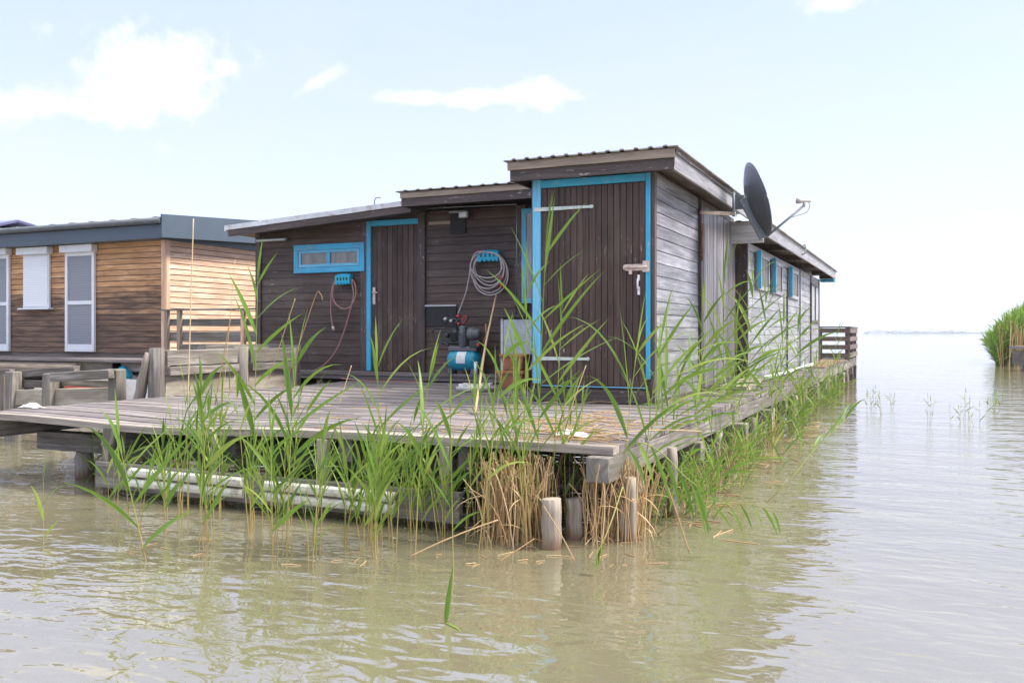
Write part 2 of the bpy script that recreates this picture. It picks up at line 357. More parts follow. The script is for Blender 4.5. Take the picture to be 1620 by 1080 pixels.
def leafmat(name, a, b, c, trans=.45, rough=.45):
    m = bpy.data.materials.new(name); m.use_nodes = True; t = NT(m.node_tree)
    at = t.new('ShaderNodeAttribute', attribute_name='rnd').outputs['Fac']
    uv = t.new('ShaderNodeUVMap').outputs[0]; st = t.noise(t.map(uv, (2, 160, 1)), 1, 3, .6)
    orr = t.new('ShaderNodeObjectInfo').outputs['Random']
    k = t.math('ADD', t.math('MULTIPLY', at, .8), t.math('MULTIPLY', orr, .3))
    col = t.ramp(k, (0, a), (.55, b), (1, c))
    if name == 'green_reed_stem':
        zz = t.new('ShaderNodeSeparateXYZ'); t.L(t.new('ShaderNodeNewGeometry').outputs['Position'], zz.inputs[0])
        col = t.mix(t.math('SUBTRACT', 1.0, t.step(zz.outputs[2], .05, .5)), col, (.36, .25, .09))
    col = t.mix(t.math('MULTIPLY', t.step(st, .4, .7), .3), col, tuple(min(1, x*1.4) for x in b))
    p = t.new('ShaderNodeBsdfPrincipled'); t.L(col, p.inputs['Base Color']); p.inputs['Roughness'].default_value = rough
    p.inputs['Specular IOR Level'].default_value = .4
    tr = t.new('ShaderNodeBsdfTranslucent'); t.L(t.mix(.5, col, tuple(min(1, x*1.3) for x in b)), tr.inputs[0])
    mx = t.new('ShaderNodeMixShader'); mx.inputs[0].default_value = trans
    t.L(p.outputs[0], mx.inputs[1]); t.L(tr.outputs[0], mx.inputs[2])
    o = t.new('ShaderNodeOutputMaterial'); t.L(mx.outputs[0], o.inputs[0]); return m
M['leaf'] = leafmat('green_reed_leaf', (.06, .125, .018), (.155, .26, .035), (.36, .40, .09))
M['stem'] = leafmat('green_reed_stem', (.14, .2, .03), (.26, .32, .06), (.4, .36, .12), .1)
M['dry'] = leafmat('dry_reed', (.3, .17, .075), (.5, .33, .16), (.66, .5, .28), .2, .6)
M['farleaf'] = leafmat('far_foliage', (.04, .08, .03), (.06, .11, .04), (.09, .13, .05), .2)
def water():
    m, t, p = mat('muddy_lake_water')
    pos = t.new('ShaderNodeNewGeometry').outputs['Position']
    cl = t.noise(pos, .35, 4, .5)
    t.L(t.mix(t.step(cl, .3, .7), (.152, .135, .082), (.176, .156, .096)), p.inputs['Base Color'])
    p.inputs['Roughness'].default_value = .025; p.inputs['IOR'].default_value = 2.7
    p.inputs['Specular IOR Level'].default_value = .5
    a = t.noise(t.map(pos, (.6, 1.5, 1), rot=(0, 0, R(-24))), 1.3, 1, .4, .3)
    b_ = t.noise(t.map(pos, (1, 2.1, 1), rot=(0, 0, R(-34))), 4.0, 1, .45, .6)
    c = t.noise(t.map(pos, (1, 1.7, 1), rot=(0, 0, R(-14))), 13, 1, .4, .4)
    big = t.step(t.noise(pos, .55, 2, .5), .4, .62)
    h = t.math('ADD', t.math('MULTIPLY', a, .028), t.math('ADD', t.math('MULTIPLY', b_, .0095), t.math('MULTIPLY', t.math('MULTIPLY', c, .0024), big)))
    b = t.new('ShaderNodeBump'); b.inputs['Strength'].default_value = 1; b.inputs['Distance'].default_value = 1
    t.L(h, b.inputs['Height']); t.L(b.outputs[0], p.inputs['Normal'])
    return m
M['water'] = water()

# ================================================================ SETTING
mb = MB(); n = 40
# water sheet: reaches the horizon
S = 4500
mb.v = [Vector((-S, -400, 0)), Vector((S, -400, 0)), Vector((S, S, 0)), Vector((-S, S, 0))]
mb.face((0, 1, 2, 3), ((0, 0), (1, 0), (1, 1), (0, 1)))
tag(mb.build('water', M['water']), kind='structure')
# far shore, 2.6 km away
fwd = Vector((-math.sin(YAW), math.cos(YAW), 0)); rgt = Vector((math.cos(YAW), math.sin(YAW), 0))
def far(px, dist): return fwd*dist + rgt*((px-810)/FPX*dist)
def leafblob(mb, c, rx, rz, n, size, r):
    for _ in range(n):
        a = r.uniform(0, math.tau); q = math.sqrt(r.random()); h = r.random()
        k = q*math.sqrt(max(0, 1-(h*2-1)**2*.8))
        p = Vector(c)+Vector((math.cos(a)*rx*k, math.sin(a)*rx*k, h*rz))
        d1 = Vector((r.gauss(0, 1), r.gauss(0, 1), r.gauss(0, 1))).normalized(); d2 = d1.cross(Vector((r.gauss(0, 1), r.gauss(0, 1), r.gauss(0, 1)))).normalized()
        b = len(mb.v); s_ = size*r.uniform(.6, 1.4); mb.v += [p-d1*s_, p+d2*s_*.6, p+d1*s_, p-d2*s_*.6]
        mb.face((b, b+1, b+2, b+3), ((0, 0), (1, 0), (1, 1), (0, 1)), r.random())
r = random.Random(3)
mb = MB()
A = far(-2500, 2700); B = far(4200, 2700); dd = Vector((fwd.x, fwd.y, 0))
mb.beam(A+Vector((0, 0, .2)), B+Vector((0, 0, .2)), 60, 1.6, seg=60, jit=.25)
tag(mb.build('far_shore', M['farleaf']), kind='structure')
mb = MB(); px = 1372
while px < 1640:
    h = r.choice([3.5, 4.5, 5.5, 8, 12, 15, 7]) * r.uniform(.7, 1.1)
    leafblob(mb, far(px, 2680)+Vector((0, 0, .3)), r.uniform(9, 20), h, 110, 1.5, r); px += r.uniform(3, 8)
tag(mb.build('far_wood', M['farleaf']), 'thin line of blue-grey trees along the far lake shore', 'far trees', kind='stuff')
mb = MB(); c = far(1388, 2400)
mb.beam(c-rgt*22+Vector((0, 0, 3)), c+rgt*20+Vector((0, 0, 3)), 14, 6)
t_ = thing('far_building', 'long pale low building on the far shore just right of the cabin railing', 'building', c)
mb.build('wall', M['plaster'], t_)
mb = MB(); mb.beam(c-rgt*23+Vector((0, 0, 6.6)), c+rgt*12+Vector((0, 0, 6.6)), 15, 1.2); mb.build('roof', M['tan'], t_)

# ================================================================ MAIN DECK
def deck_z(x, y=5.4): return .61-.045*math.exp(-((x+5.7)/1.0)**2)*max(0, 1-(y-5.36)/5)
deck = thing('timber_deck', 'weathered grey timber deck on piles around the brown cabin', 'deck', (-4.7, 5.4, 0))
mb = MB()
def plank(y, wd, x0, x1, th=.052, mat=0):
    seg = max(1, int((x1-x0)/.45)); lps = []
    dz = rng.uniform(-.004, .004); tilt = rng.uniform(-.002, .002)
    yj = 0
    for i in range(seg+1):
        x = x0+(x1-x0)*i/seg; z = deck_z(x, y)+dz+rng.uniform(-.002, .002); yj = rng.uniform(-.0015, .0015)
        lps.append([(x, y+yj, z-th), (x, y+wd+yj, z-th), (x, y+wd+yj, z+tilt), (x, y+yj, z-tilt)])
    mb.sweep(lps, None, mat)
y = 5.36
while y < 11.5:
    wd = rng.choice([.11, .12, .125]); xr = -1.755+rng.uniform(-.006, .006); xl = -7.72+rng.uniform(-.03, .03)
    j = rng.uniform(-6.4, -3.2)
    if y < 5.4: j = -4.62
    f_ = 1 if y < 5.4 else 0
    plank(y, wd, xl, j-.003, mat=f_); plank(y, wd, j+.003, xr, mat=f_); y += wd+rng.uniform(.004, .008)
while y < 28.4:
    wd = rng.choice([.11, .12, .125]); xl = -2.5 if y < 24.4 else -7.0
    plank(y, wd, xl, -1.755+rng.uniform(-.006, .006)); y += wd+rng.uniform(.004, .008)
mb.build('decking', [M['deck'], M['edge']], deck)
mb = MB()   # long edge beam under the plank ends
yy = 5.27
while yy < 28.3:
    y2 = min(yy+4.1, 28.3); mb.box(-1.90, -1.75, yy, y2-.006, .39, .552, seg=6, jit=.003); yy = y2
mb.build('edge_beam', M['beam'], deck, bevel=.006)
for x, y0 in ((-7.62, 5.40), (-6.05, 5.42), (-4.95, 5.5), (-3.8, 5.41), (-2.82, 5.41)):
    mb = MB(); zt = deck_z(x, 5.5)-.058
    mb.box(x-.06, x+.06, y0, 11.4, zt-.165, zt, seg=6, jit=.003); mb.build('joist', M['beam'], deck, bevel=.006)
yb = [5.9, 7.62, 9.35, 11.1, 12.9, 14.7, 16.5, 18.3, 20.1, 21.9, 23.7, 25.5, 27.4]
for i, y in enumerate(yb):
    mb = MB(); xl = -7.58 if i < 4 else -3.2
    mb.box(xl, -1.66+rng.uniform(-.05, .04) if i else -1.74, y-.075, y+.075, .235, .4, seg=5, jit=.004); mb.build('cross_beam', M['beam'] if i else M['beam'], deck, bevel=.006)
def pile(x, y, top, r_=.075, lean=(0, 0), parent=None, name='pile', m=None):
    mb = MB(); mb.tube([(x+lean[0]*k/9+rng.uniform(-.006, .006), y+lean[1]*k/9, -.4+(top+.4)*k/9) for k in range(10)], [r_*rng.uniform(.93, 1.07)*(1.06-.12*k/9) for k in range(10)], 12, jit=.07)
    return mb.build(name, m or M['post'], parent)
for x, y, top, r_ in [(-7.0, 5.9, .23, .085), (-5.2, 5.95, .23, .08), (-4.3, 5.9, .23, .08), (-3.3, 5.95, .23, .08),
                  (-2.08, 5.12, .305, .062), (-2.03, 5.42, .26, .058), (-1.70, 5.50, .405, .045), (-1.80, 5.62, .405, .05), (-1.62, 6.35, .5, .04)]:
    pile(x, y, top, r_, (rng.uniform(-.03, .03), 0), deck)
for y in yb[1:]:
    pile(-1.85+rng.uniform(-.05, .05), y+.02, .235, .075, (rng.uniform(-.05, .05), 0), deck)
    if y < 24: pile(-1.76+rng.uniform(-.03, .05), y+.8+rng.uniform(-.2, .2), .4, .05, (rng.uniform(-.06, .06), rng.uniform(-.05, .05)), deck)
for y in (7.62, 9.35, 11.1):
    for x in (-7.2, -5.4, -3.6): pile(x, y, .235, .08, (0, 0), deck)
# slim square uprights at the front edge
for px, yy, wd, bot in ((166, 5.33, .065, -.2), (508, 5.33, .085, -.2), (702, 5.33, .075, -.2), (338, 5.36, .07, -.2), (590, 5.36, .05, -.2)):
    x, _ = onY(px, 700, yy); mb = MB(); mb.box(x-wd/2, x+wd/2, yy-.0, yy+.06, bot, deck_z(x)-.056, seg=3, jit=.002)
    mb.build('upright', M['post'], deck, bevel=.004)
mb = MB(); mb.sweep([[(x, 5.27, .052+k), (x, 5.325, .052+k), (x, 5.325, .262+k), (x, 5.27, .262+k)] for x, k in ((-6.16, .012), (-5.4, .004), (-4.6, 0), (-3.7, .002), (-2.79, -.002))], .55, 0)
mb.build('fender_board', M['beam'], deck, bevel=.005)
def fender(x0, x1, dz):
    mb = MB(); lps = []
    prof = [(0, 0), (-.018, .0), (-.04, .012), (-.045, .04), (-.036, .064), (-.012, .07), (-.012, .082), (-.036, .088), (-.045, .112), (-.04, .14), (-.018, .152), (0, .152)]
    for i in range(9):
        x = x0+(x1-x0)*i/8; lps.append([(x, 5.268+a, .085+dz+b+rng.uniform(-.0015, .0015)-.004*i/8) for a, b in prof])
    mb.box(x0+.01, x1-.01, 5.245, 5.262, .085+dz+.066, .085+dz+.084, mat=1)
    mb.sweep(lps, .5, 0); return mb.build('fender_strip', [M['fender'], M['darkbeam']], deck, bevel=.003)
fender(-5.75, -4.60, .01).__setitem__('label', 'left white double rubber fender strip'); fender(-4.40, -3.28, 0).__setitem__('label', 'right white double rubber fender strip')
# loose short board ends near the left corner
mb = MB(); mb.sweep([[(-6.13, 5.30, .40), (-6.13, 5.33, .40), (-6.02, 5.33, .41), (-6.02, 5.30, .41)], [(-6.10, 5.30, .545), (-6.10, 5.33, .545), (-5.99, 5.33, .55), (-5.99, 5.30, .55)]])
mb.build('board_end', M['beam'], deck)
# railing at the far end of the deck
for x, y in ((-2.48, 25.4), (-1.80, 25.4), (-1.80, 26.9), (-1.80, 28.3)):
    mb = MB(); mb.box(x-.05, x+.05, y-.05, y+.05, -.3 if x > -2 else .56, 1.46); mb.build('railing_post', M['railw'], deck)
for k, z in enumerate((.67, .89, 1.11, 1.33)):
    mb = MB(); mb.box(-2.55, -1.73, 25.32, 25.348, z, z+.12); mb.build('railing_board', M['railw'], deck)
    mb = MB(); mb.box(-1.748, -1.72, 25.36, 28.35, z, z+.12); mb.build('railing_board', M['railw'], deck)
mb = MB(); mb.box(-2.56, -1.70, 25.29, 25.43, 1.465, 1.5); mb.box(-1.86, -1.70, 25.432, 28.4, 1.465, 1.5); mb.build('handrail', M['railw'], deck)
mb = MB(); mb.box(-2.40, -1.80, 19.3, 25.2, .616, .628, seg=10, jit=.003)
tag(mb.build('brown_mat', M['dirtbrown'], loc=(-2.1, 22, .61)), 'rusty brown mat lying on the far end of the side walkway', 'mat')

# ================================================================ CABIN
YF = 11.6; XL = -9.85; XR = -6.62 ; PZ = .77
cabin = thing('cabin', 'long low dark brown timber cabin with blue trimmed window and shutters', 'cabin', (-6, 17, PZ))
def siding_front(mb, x0, x1, z0, z1, Y, top=None, h=.118, lip=.02, tilt=.007, gap=.007):
    z = z0
    while z < z1-.01:
        zt = min(z+h-gap, z1); zz = zt; a0, a1 = x0, x1
        if top:
            while a0 < a1 and top(a0) < zt: a0 += .1
        if a1-a0 > .05:
            jn = [a0, a1]
            if rng.random() < .3 and a1-a0 > 1.2: jn = [a0, rng.uniform(a0+.4, a1-.4), a1]
            for p_, q_ in zip(jn, jn[1:]):
                o_ = rng.uniform(-.0015, .0015)
                mb.hexa([(p_, Y-lip+o_, z), (p_, Y, z), (p_, Y, zt), (p_, Y-lip+tilt+o_, zt), (q_-.002, Y-lip+o_, z), (q_-.002, Y, z), (q_-.002, Y, zt), (q_-.002, Y-lip+tilt+o_, zt)])
        z += h
def siding_side(mb, y0, y1, z0, z1, X, h=.118, lip=.018, tilt=.006, sgn=1, gap=.007):
    z = z0
    while z < z1-.01:
        zt = min(z+h-gap, z1); jn = [y0, y1]
        if y1-y0 > 3: jn = [y0, rng.uniform(y0+.8, y0+(y1-y0)*.5), rng.uniform(y0+(y1-y0)*.55, y1-.6), y1]
        for p_, q_ in zip(jn, jn[1:]):
            o_ = rng.uniform(-.0015, .0015)
            q = [(X+lip+o_, z), (X, z), (X, zt), (X+lip-tilt+o_, zt)]
            mb.hexa([(a, p_, b) for a, b in reversed(q)]+[(a, q_-.002, b) for a, b in reversed(q)])
        z += h
# body core (solid, dark)
XM = -3.55   # right end of the front walls (behind the shed)
mb = MB(); mb.box(XL+.01, XM, YF, 24.2, PZ-.16, 2.93); mb.box(-6.75, XM, YF, 13.4, 2.935, 3.12); mb.box(-3.54, -2.28, 13.02, 22.7, .45, 2.60)
mb.v += [Vector(p) for p in ((-9.84, YF, 2.932), (-6.6, YF, 2.932), (-6.6, YF, 3.13), (-9.84, 15, 2.932), (-6.6, 15, 2.932), (-6.6, 15, 3.13))]
b = len(mb.v)-6; mb.face((b, b+1, b+2), ((0, 0), (3, 0), (3, .2)), .3); mb.face((b+4, b+3, b+5), ((0, 0), (3, 0), (3, .2)), .3)
mb.build('wall_core', M['brown'], cabin)
mb = MB(); mb.box(XL-.05, XM, YF-.36, YF-.001, PZ-.075, PZ-.028, seg=8, jit=.002); mb.box(XL-.05, XM, YF-.34, YF-.30, PZ-.135, PZ-.078)
mb.build('sill_platform', M['deck'], cabin)
mb = MB()
for x in (-9.6, -8.4, -7.2, -6, -4.8): mb.box(x-.06, x+.06, YF-.3, 24, .42, PZ-.165)
mb.build('floor_joists', M['darkbeam'], cabin)
for x in (-9.5, -8.0, -6.6, -5.2):
    for y in (11.75, 15, 19, 23.5): pile(x, y, .42, .1, (0, 0), cabin)
def fx(px, Y=YF): return onY(px, 400, Y)[0]
def fz(px, py, Y=YF): return onY(px, py, Y)[1]
topl = lambda x: 2.93+(x+9.85)/3.2*.20
mb = MB(); siding_front(mb, XL, fx(583)-.12, PZ-.03, 3.13, YF-.0, topl, h=.122); mb.build('left_wall', M['brown'], cabin)
mb = MB(); siding_front(mb, fx(676), fx(821), PZ-.03, 3.12, YF-.02, None, h=.117); mb.build('middle_wall', M['brown'], cabin)
mb = MB(); siding_front(mb, fx(836)-.01, XM, PZ-.03, 3.12, YF-.0, None, h=.117); mb.build('right_wall', M['brown'], cabin)
def trim(name, x0, x1, z0, z1, yf, th=.03, m='brownedge', parent=None, bev=.003, label=None):
    mb = MB(); mb.box(x0, x1, yf-th, yf, z0, z1); return mb.build(name, M[m], parent or cabin, bevel=bev, label=label)
trim('corner_board', XL-.015, XL+.09, PZ-.03, 2.94, YF-.024, .022)
trim('corner_board', fx(583)-.12, fx(583)-.004, PZ-.03, 3.08, YF-.024, .02)
trim('pilaster', fx(665), fx(676), PZ-.03, 3.12, YF-.03, .05)
trim('pilaster', fx(821), fx(835), PZ+.42, 3.12, YF-.03, .05)
# blue framed window of the left wing
wx0, wx1 = fx(468), fx(579); wz0, wz1 = fz(524, 431), fz(524, 386)
def frame(name, x0, x1, z0, z1, yf, t, th, m, parent, bev=.003):
    mb = MB(); mb.box(x0, x1, yf-th, yf, z1-t, z1); mb.box(x0, x1, yf-th, yf, z0, z0+t)
    mb.box(x0, x0+t, yf-th+.002, yf, z0+t, z1-t); mb.box(x1-t, x1, yf-th+.002, yf, z0+t, z1-t)
    return mb.build(name, M[m], parent, bevel=bev)
win = frame('window', wx0, wx1, wz0, wz1, YF-.022, .085, .035, 'blue', cabin)
frame('inner_frame', wx0+.09, wx1-.09, wz0+.09, wz1-.09, YF-.03, .045, .022, 'blue_worn', win)
mb = MB(); xm = (wx0+wx1)/2; mb.box(xm-.03, xm+.03, YF-.054, YF-.03, wz0+.135, wz1-.135); mb.build('mullion', M['blue'], win)
mb = MB(); mb.box(wx0+.08, wx1-.08, YF-.034, YF-.0235, wz0+.08, wz1-.08); mb.build('pane', M['pane'], win)
# plank door with blue frame
dx0, dx1 = fx(590), fx(664); dzt, dzb = fz(625, 357), PZ-.02
def plank_door(mb, x0, x1, z0, z1, yf, th, n, var=0):
    w_ = (x1-x0)/n
    for i in range(n):
        o_ = rng.uniform(0, .003); k = rng.uniform(0, var)
        mb.box(x0+w_*i+.0025, x0+w_*(i+1)-.0025, yf-th+o_, yf, z0, z1-k)
mb = MB(); plank_door(mb, dx0, dx1, dzb, dzt, YF-.001, .028, 9); door = mb.build('door', M['browndoor'], cabin, bevel=.003)
mb = MB(); mb.box(fx(583), dx0-.004, YF-.06, YF-.001, PZ-.02, dzt+.08); mb.box(dx0-.002, dx1+.02, YF-.06, YF-.001, dzt+.003, dzt+.085); mb.build('door_frame', M['blue'], cabin, bevel=.004)
hx, hz = fx(594), fz(594, 467)
mb = MB(); mb.box(hx-.022, hx+.022, YF-.042, YF-.032, hz-.14, hz+.12); mb.tube([(hx, YF-.04, hz+.04), (hx, YF-.09, hz+.04), (hx+.1, YF-.09, hz+.035)], .01, 8)
mb.build('handle', M['rustwhite'], door)
# right window with blue frame beside the shed
x0, x1 = fx(829), fx(829)+.6; z0, z1 = fz(835, 480), fz(835, 331)
win = frame('window', x0, x1, z0, z1, YF-.0605, .07, .03, 'blue_worn', cabin)
mb = MB(); mb.box(x0+.065, x1-.065, YF-.075, YF-.0625, z0+.065, z1-.065); mb.build('pane', M['pane_light'], win)
# roofs -----------------------------------------------------------
def sheet(name, x0, x1, y0, y1, zl, zr, m, parent, pitch=.19, rh=.012, th=.012, zback=0):
    """ribbed sheet: ribs run in Y; height zl at x0, zr at x1, rising zback towards y1"""
    mb = MB(); pr = []
    x = x0
    while x < x1-.02:
        for a, h in ((0, 0), (.62*pitch, 0), (.70*pitch, rh), (.92*pitch, rh)):
            if x+a <= x1: pr.append((x+a, h))
        x += pitch
    pr.append((x1, 0)); zz = lambda x: zl+(zr-zl)*(x-x0)/(x1-x0)
    lp0 = [(x, y0+rng.uniform(-.004, .004), zz(x)+h+th) for x, h in pr]+[(x, y0, zz(x)+h) for x, h in reversed(pr)]
    lp1 = [(x, y1, zz(x)+h+th+zback) for x, h in pr]+[(x, y1, zz(x)+h+zback) for x, h in reversed(pr)]
    b = len(mb.v); n_ = len(lp0); mb.v += [Vector(p) for p in lp0+lp1]
    for i in range(n_):
        j = (i+1) % n_; mb.face((b+i, b+n_+i, b+n_+j, b+j), ((i*.05, 0), (i*.05, 1), (j*.05, 1), (j*.05, 0)), .5)
    half = n_//2
    for i in range(half-1):
        q = (i, i+1, n_-2-i, n_-1-i); mb.face(tuple(b+k for k in q), ((0, 0), (.1, 0), (.1, .1), (0, .1)), .5); mb.face(tuple(b+n_+k for k in reversed(q)), ((0, 0), (.1, 0), (.1, .1), (0, .1)), .5)
    return mb.build(name, M[m], parent)
# left wing roof: slopes gently up to the right, with pale flashing and brown fascia
YR = 11.1
lz = lambda px, pt, pb: (onY(px, pt, YR)[1], onY(px, pb, YR)[1])
xa, xb = onY(357, 360, YR)[0], onY(650, 320, YR)[0]
za, zb = onY(357, 357, YR)[1]+.0, onY(640, 318, YR)[1]+.01
rf = MB(); rf.hexa([(xa+.02, YR+.03, za-.13), (xa+.02, 15, za-.13), (xa+.02, 15, za-.02), (xa+.02, YR+.03, za-.02), (xb, YR+.03, zb-.13), (xb, 15, zb-.13), (xb, 15, zb-.02), (xb, YR+.03, zb-.02)])
roofl = rf.build('left_roof', M['brownedge'], cabin)
mb = MB(); seg = 10
mb.sweep([[(xa+(xb-xa)*k/seg, YR-.02, za+(zb-za)*k/seg-.075), (xa+(xb-xa)*k/seg, YR+.028, za+(zb-za)*k/seg-.075), (xa+(xb-xa)*k/seg, YR+.028, za+(zb-za)*k/seg), (xa+(xb-xa)*k/seg, YR-.02, za+(zb-za)*k/seg)] for k in range(seg+1)], .5, 0, .003)
mb.box(xa-.012, xa+.018, YR-.02, 15, za-.09, za); mb.build('flashing', M['flash'], roofl)
mb = MB(); mb.sweep([[(xa+.06+(xb-xa-.06)*k/seg, YR-.004, za+(zb-za)*k/seg-.175), (xa+.06+(xb-xa-.06)*k/seg, YR+.027, za+(zb-za)*k/seg-.175), (xa+.06+(xb-xa-.06)*k/seg, YR+.027, za+(zb-za)*k/seg-.079), (xa+.06+(xb-xa-.06)*k/seg, YR-.004, za+(zb-za)*k/seg-.079)] for k in range(seg+1)], .5)
mb.build('fascia', M['brownedge'], roofl)
mb = MB()
mb.v += [Vector(p) for p in ((xa, YR, za+.002), (xb, YR, zb+.002), (xb, 15, zb+.002), (xa, 15, za+.002))]; mb.face((0, 1, 2, 3), ((0, 0), (3, 0), (3, 3), (0, 3))); mb.build('roof_covering', M['metal_roof'], roofl)
ax, az = onY(597, 322, 11.5)
mb = MB(); mb.tube([(ax-.05, 11.5, az-.03), (ax-.05, 11.5, az+.05), (ax-.03, 11.5, az+.085), (ax+.05, 11.5, az+.09), (ax+.055, 11.5, az+.075)], .007, 6)
mb.build('vent_hook', M['gutter'], roofl)
# middle roof
YM = 10.85; mx0, mx1 = onY(635, 300, YM)[0], -3.35; mzt = 3.30
mb = MB(); mb.box(mx0+.02, mx1, YM+.03, 13.6, mzt-.10, mzt-.02); roofm = mb.build('middle_roof', M['brownedge'], cabin)
mb = MB(); mb.box(mx0, mx1, YM, YM+.03, mzt-.20, mzt-.045); mb.box(mx0, mx0+.03, YM+.031, 13.6, mzt-.2, mzt-.045); mb.build('fascia', M['brownedge'], roofm)
mb = MB(); mb.box(mx0-.01, mx1, YM-.02, YM+.0-.001, mzt-.085, mzt-.008); mb.build('drip_board', M['tan'], roofm)
sheet('roof_sheet', mx0-.06, mx1, YM-.06, 13.6, mzt+.0, mzt+.0, 'metal_roof', roofm, .2)
# rear wing: side wall with shuttered windows
XS = -2.25; YR1 = 22.75
mb = MB(); mb.box(-3.5, XS-.001, 12.98, 13.02, .46, 2.62); mb.build('end_panel', M['brownedge'], cabin)
mb = MB(); siding_side(mb, 13.06, YR1, .62, 2.62, XS-.022, h=.135); mb.build('side_wall', M['whiteside'], cabin)
mb = MB(); mb.box(XS-.02, XS+.012, 12.985, 13.055, .5, 2.62); mb.build('corner_board', M['whiteside'], cabin, bevel=.003)
for y in (17.05, 20.9):
    mb = MB(); mb.box(XS-.0, XS+.02, y, y+.06, .62, 2.0 if y < 18 else 2.6); mb.build('cover_strip', M['brownedge'], cabin)
mb = MB(); mb.box(XS, XS+.02, 19.0, 19.06, .62, 2.6); mb.build('cover_strip', M['whiteside'], cabin)
mb = MB(); mb.box(XS-.03, XS+.01, YR1-.01, YR1+.08, .62, 2.62); mb.build('corner_board', M['brown'], cabin)
def side_window(y0, y1, z0, z1, shutter=True, mm='whiteside', pm='pane_dark'):
    mb = MB(); t = .06
    mb.box(XS+.001, XS+.03, y0, y1, z0, z0+t); mb.box(XS+.001, XS+.03, y0, y1, z1-t, z1)
    mb.box(XS+.001, XS+.028, y0, y0+t, z0+t, z1-t); mb.box(XS+.001, XS+.028, y1-t, y1, z0+t, z1-t)
    wdw = mb.build('window', M[mm], cabin, bevel=.003)
    mb = MB(); mb.box(XS-.0, XS+.012, y0+t-.01, y1-t+.01, z0+t-.01, z1-t+.01); mb.build('pane', M[pm], wdw)
    if shutter:
        mb = MB(); mb.box(XS+.031, XS+.095, y0-.01, y0+.02, z0+.0, z1+.02); mb.build('shutter', M['blue'], wdw, bevel=.003)
    return wdw
for y0, y1 in ((13.62, 14.85), (15.1, 16.35), (17.15, 18.6)): side_window(y0, y1, 1.98, 2.53)
side_window(20.95, 21.75, 1.55, 2.45, False, 'brownedge', 'pane_light'); side_window(21.78, 22.6, 1.55, 2.45, False, 'brownedge', 'pane_light')
rz = 2.86
mb = MB(); mb.box(-7.5, -1.97, 12.62, 23.7, rz-.10, rz-.03); roofr = mb.build('rear_roof', M['brownedge'], cabin)
mb = MB(); mb.box(-2.6, -1.965, 12.59, 12.618, rz-.3, rz-.01); mb.build('fascia', M['peel'], roofr, label='peeling white end board of the rear roof')
mb = MB(); mb.box(-1.968, -1.94, 12.62, 16.9, rz-.20, rz-.015); mb.box(-1.972, -1.944, 16.91, 23.7, rz-.19, rz-.015); mb.build('fascia', M['greyfascia'], roofr)
for y in (12.9, 15.0, 17.2, 19.4, 21.6, 23.3):
    mb = MB(); mb.box(-2.3, -1.98, y, y+.06, rz-.20, rz-.103); mb.build('rafter_end', M['brownedge'], roofr)
sheet('roof_sheet', -7.5, -1.90, 12.56, 23.8, rz-.01, rz-.01, 'metal_roof', roofr, .25)
mb = MB(); mb.box(-2.28, -1.95, 23.3, 23.72, rz-.27, rz-.205); mb.build('blue_board', M['blue'], roofr)
mb = MB(); mb.tube([(-1.93, 16.6, rz-.15), (-1.88, 16.62, rz-.13), (-1.87, 16.7, rz-.03), (-1.9, 16.8, rz+.04), (-1.95, 16.9, rz+.03)], .012, 6); mb.build('cable_loop', M['gutter'], roofr)
# ================================================================ TALL SHED
YS = 8.71; X0, X1 = -3.74, -2.41
shed = thing('tall_shed', 'tall dark brown flat-roofed shed with blue door frame and silvered side wall', 'shed', (-3.05, 10.7, .61))
mb = MB(); mb.box(X0+.02, X1-.024, YS+.001, 12.95, .58, 2.95); mb.build('wall_core', M['brown'], shed)
gx = lambda px: onY(px, 400, YS)[0]
gz = lambda px, py: onY(px, py, YS)[1]
mb = MB(); siding_side(mb, YS+.04, 10.62, .62, 2.93, X1-.023, h=.128, lip=.02); mb.build('side_wall', M['greyside'], shed)
# upright boards of the side door
mb = MB(); y = 10.74
while y < 12.9:
    w_ = rng.choice([.085, .1, .115]); w_ = min(w_, 12.93-y); o_ = rng.uniform(0, .008)
    mb.box(X1-.025, X1+.004+o_, y+.003, y+w_-.003, .66, 2.86-rng.uniform(0, .02)); y += w_
sdoor = mb.build('side_door', M['greyvert'], shed, bevel=.002)
mb = MB(); mb.box(X1-.02, X1+.03, 10.64, 10.72, .60, 2.92); mb.build('door_post', M['brownedge'], shed, bevel=.004)
mb = MB(); mb.box(X1-.0+.03, X1+.05, 10.62, 10.70, 2.18, 2.62, seg=4, jit=.006); mb.build('hinge', M['rust'], sdoor)
mb = MB(); siding_side(mb, YS+.04, 12.9, .59, .66, X1-.005, h=.07, lip=.02); mb.build('base_board', M['brownedge'], shed)
mb = MB(); mb.box(gx(1031), X1+.004, YS-.028, YS+.05, .6, 2.93); mb.build('corner_board', M['brownedge'], shed, bevel=.003)
dz0, dz1 = gz(935, 610), gz(935, 294)
lx, rx = gx(857.5), gx(1023)
mb = MB(); plank_door(mb, lx+.004, rx-.004, dz0, dz1, YS, .03, 17, .004); door = mb.build('door', M['browndoor'], shed, bevel=.0025)
mb = MB(); mb.box(gx(845), lx, YS-.045, YS, gz(851, 606), gz(851, 286)); mb.build('left_door_post', M['blue_worn'], shed, bevel=.004)
mb = MB(); mb.box(rx, gx(1030.5), YS-.04, YS, gz(1026, 600), gz(1026, 274)); mb.build('right_door_post', M['blue'], shed, bevel=.004)
mb = MB(); mb.box(lx+.002, rx-.002, YS-.042, YS, dz1+.006, gz(935, 281)); mb.build('lintel', M['blue'], shed, bevel=.004)
mb = MB(); mb.box(lx, rx, YS-.034, YS, dz0-.014, dz0-.004); mb.build('door_sill', M['blue_worn'], shed, bevel=.004)
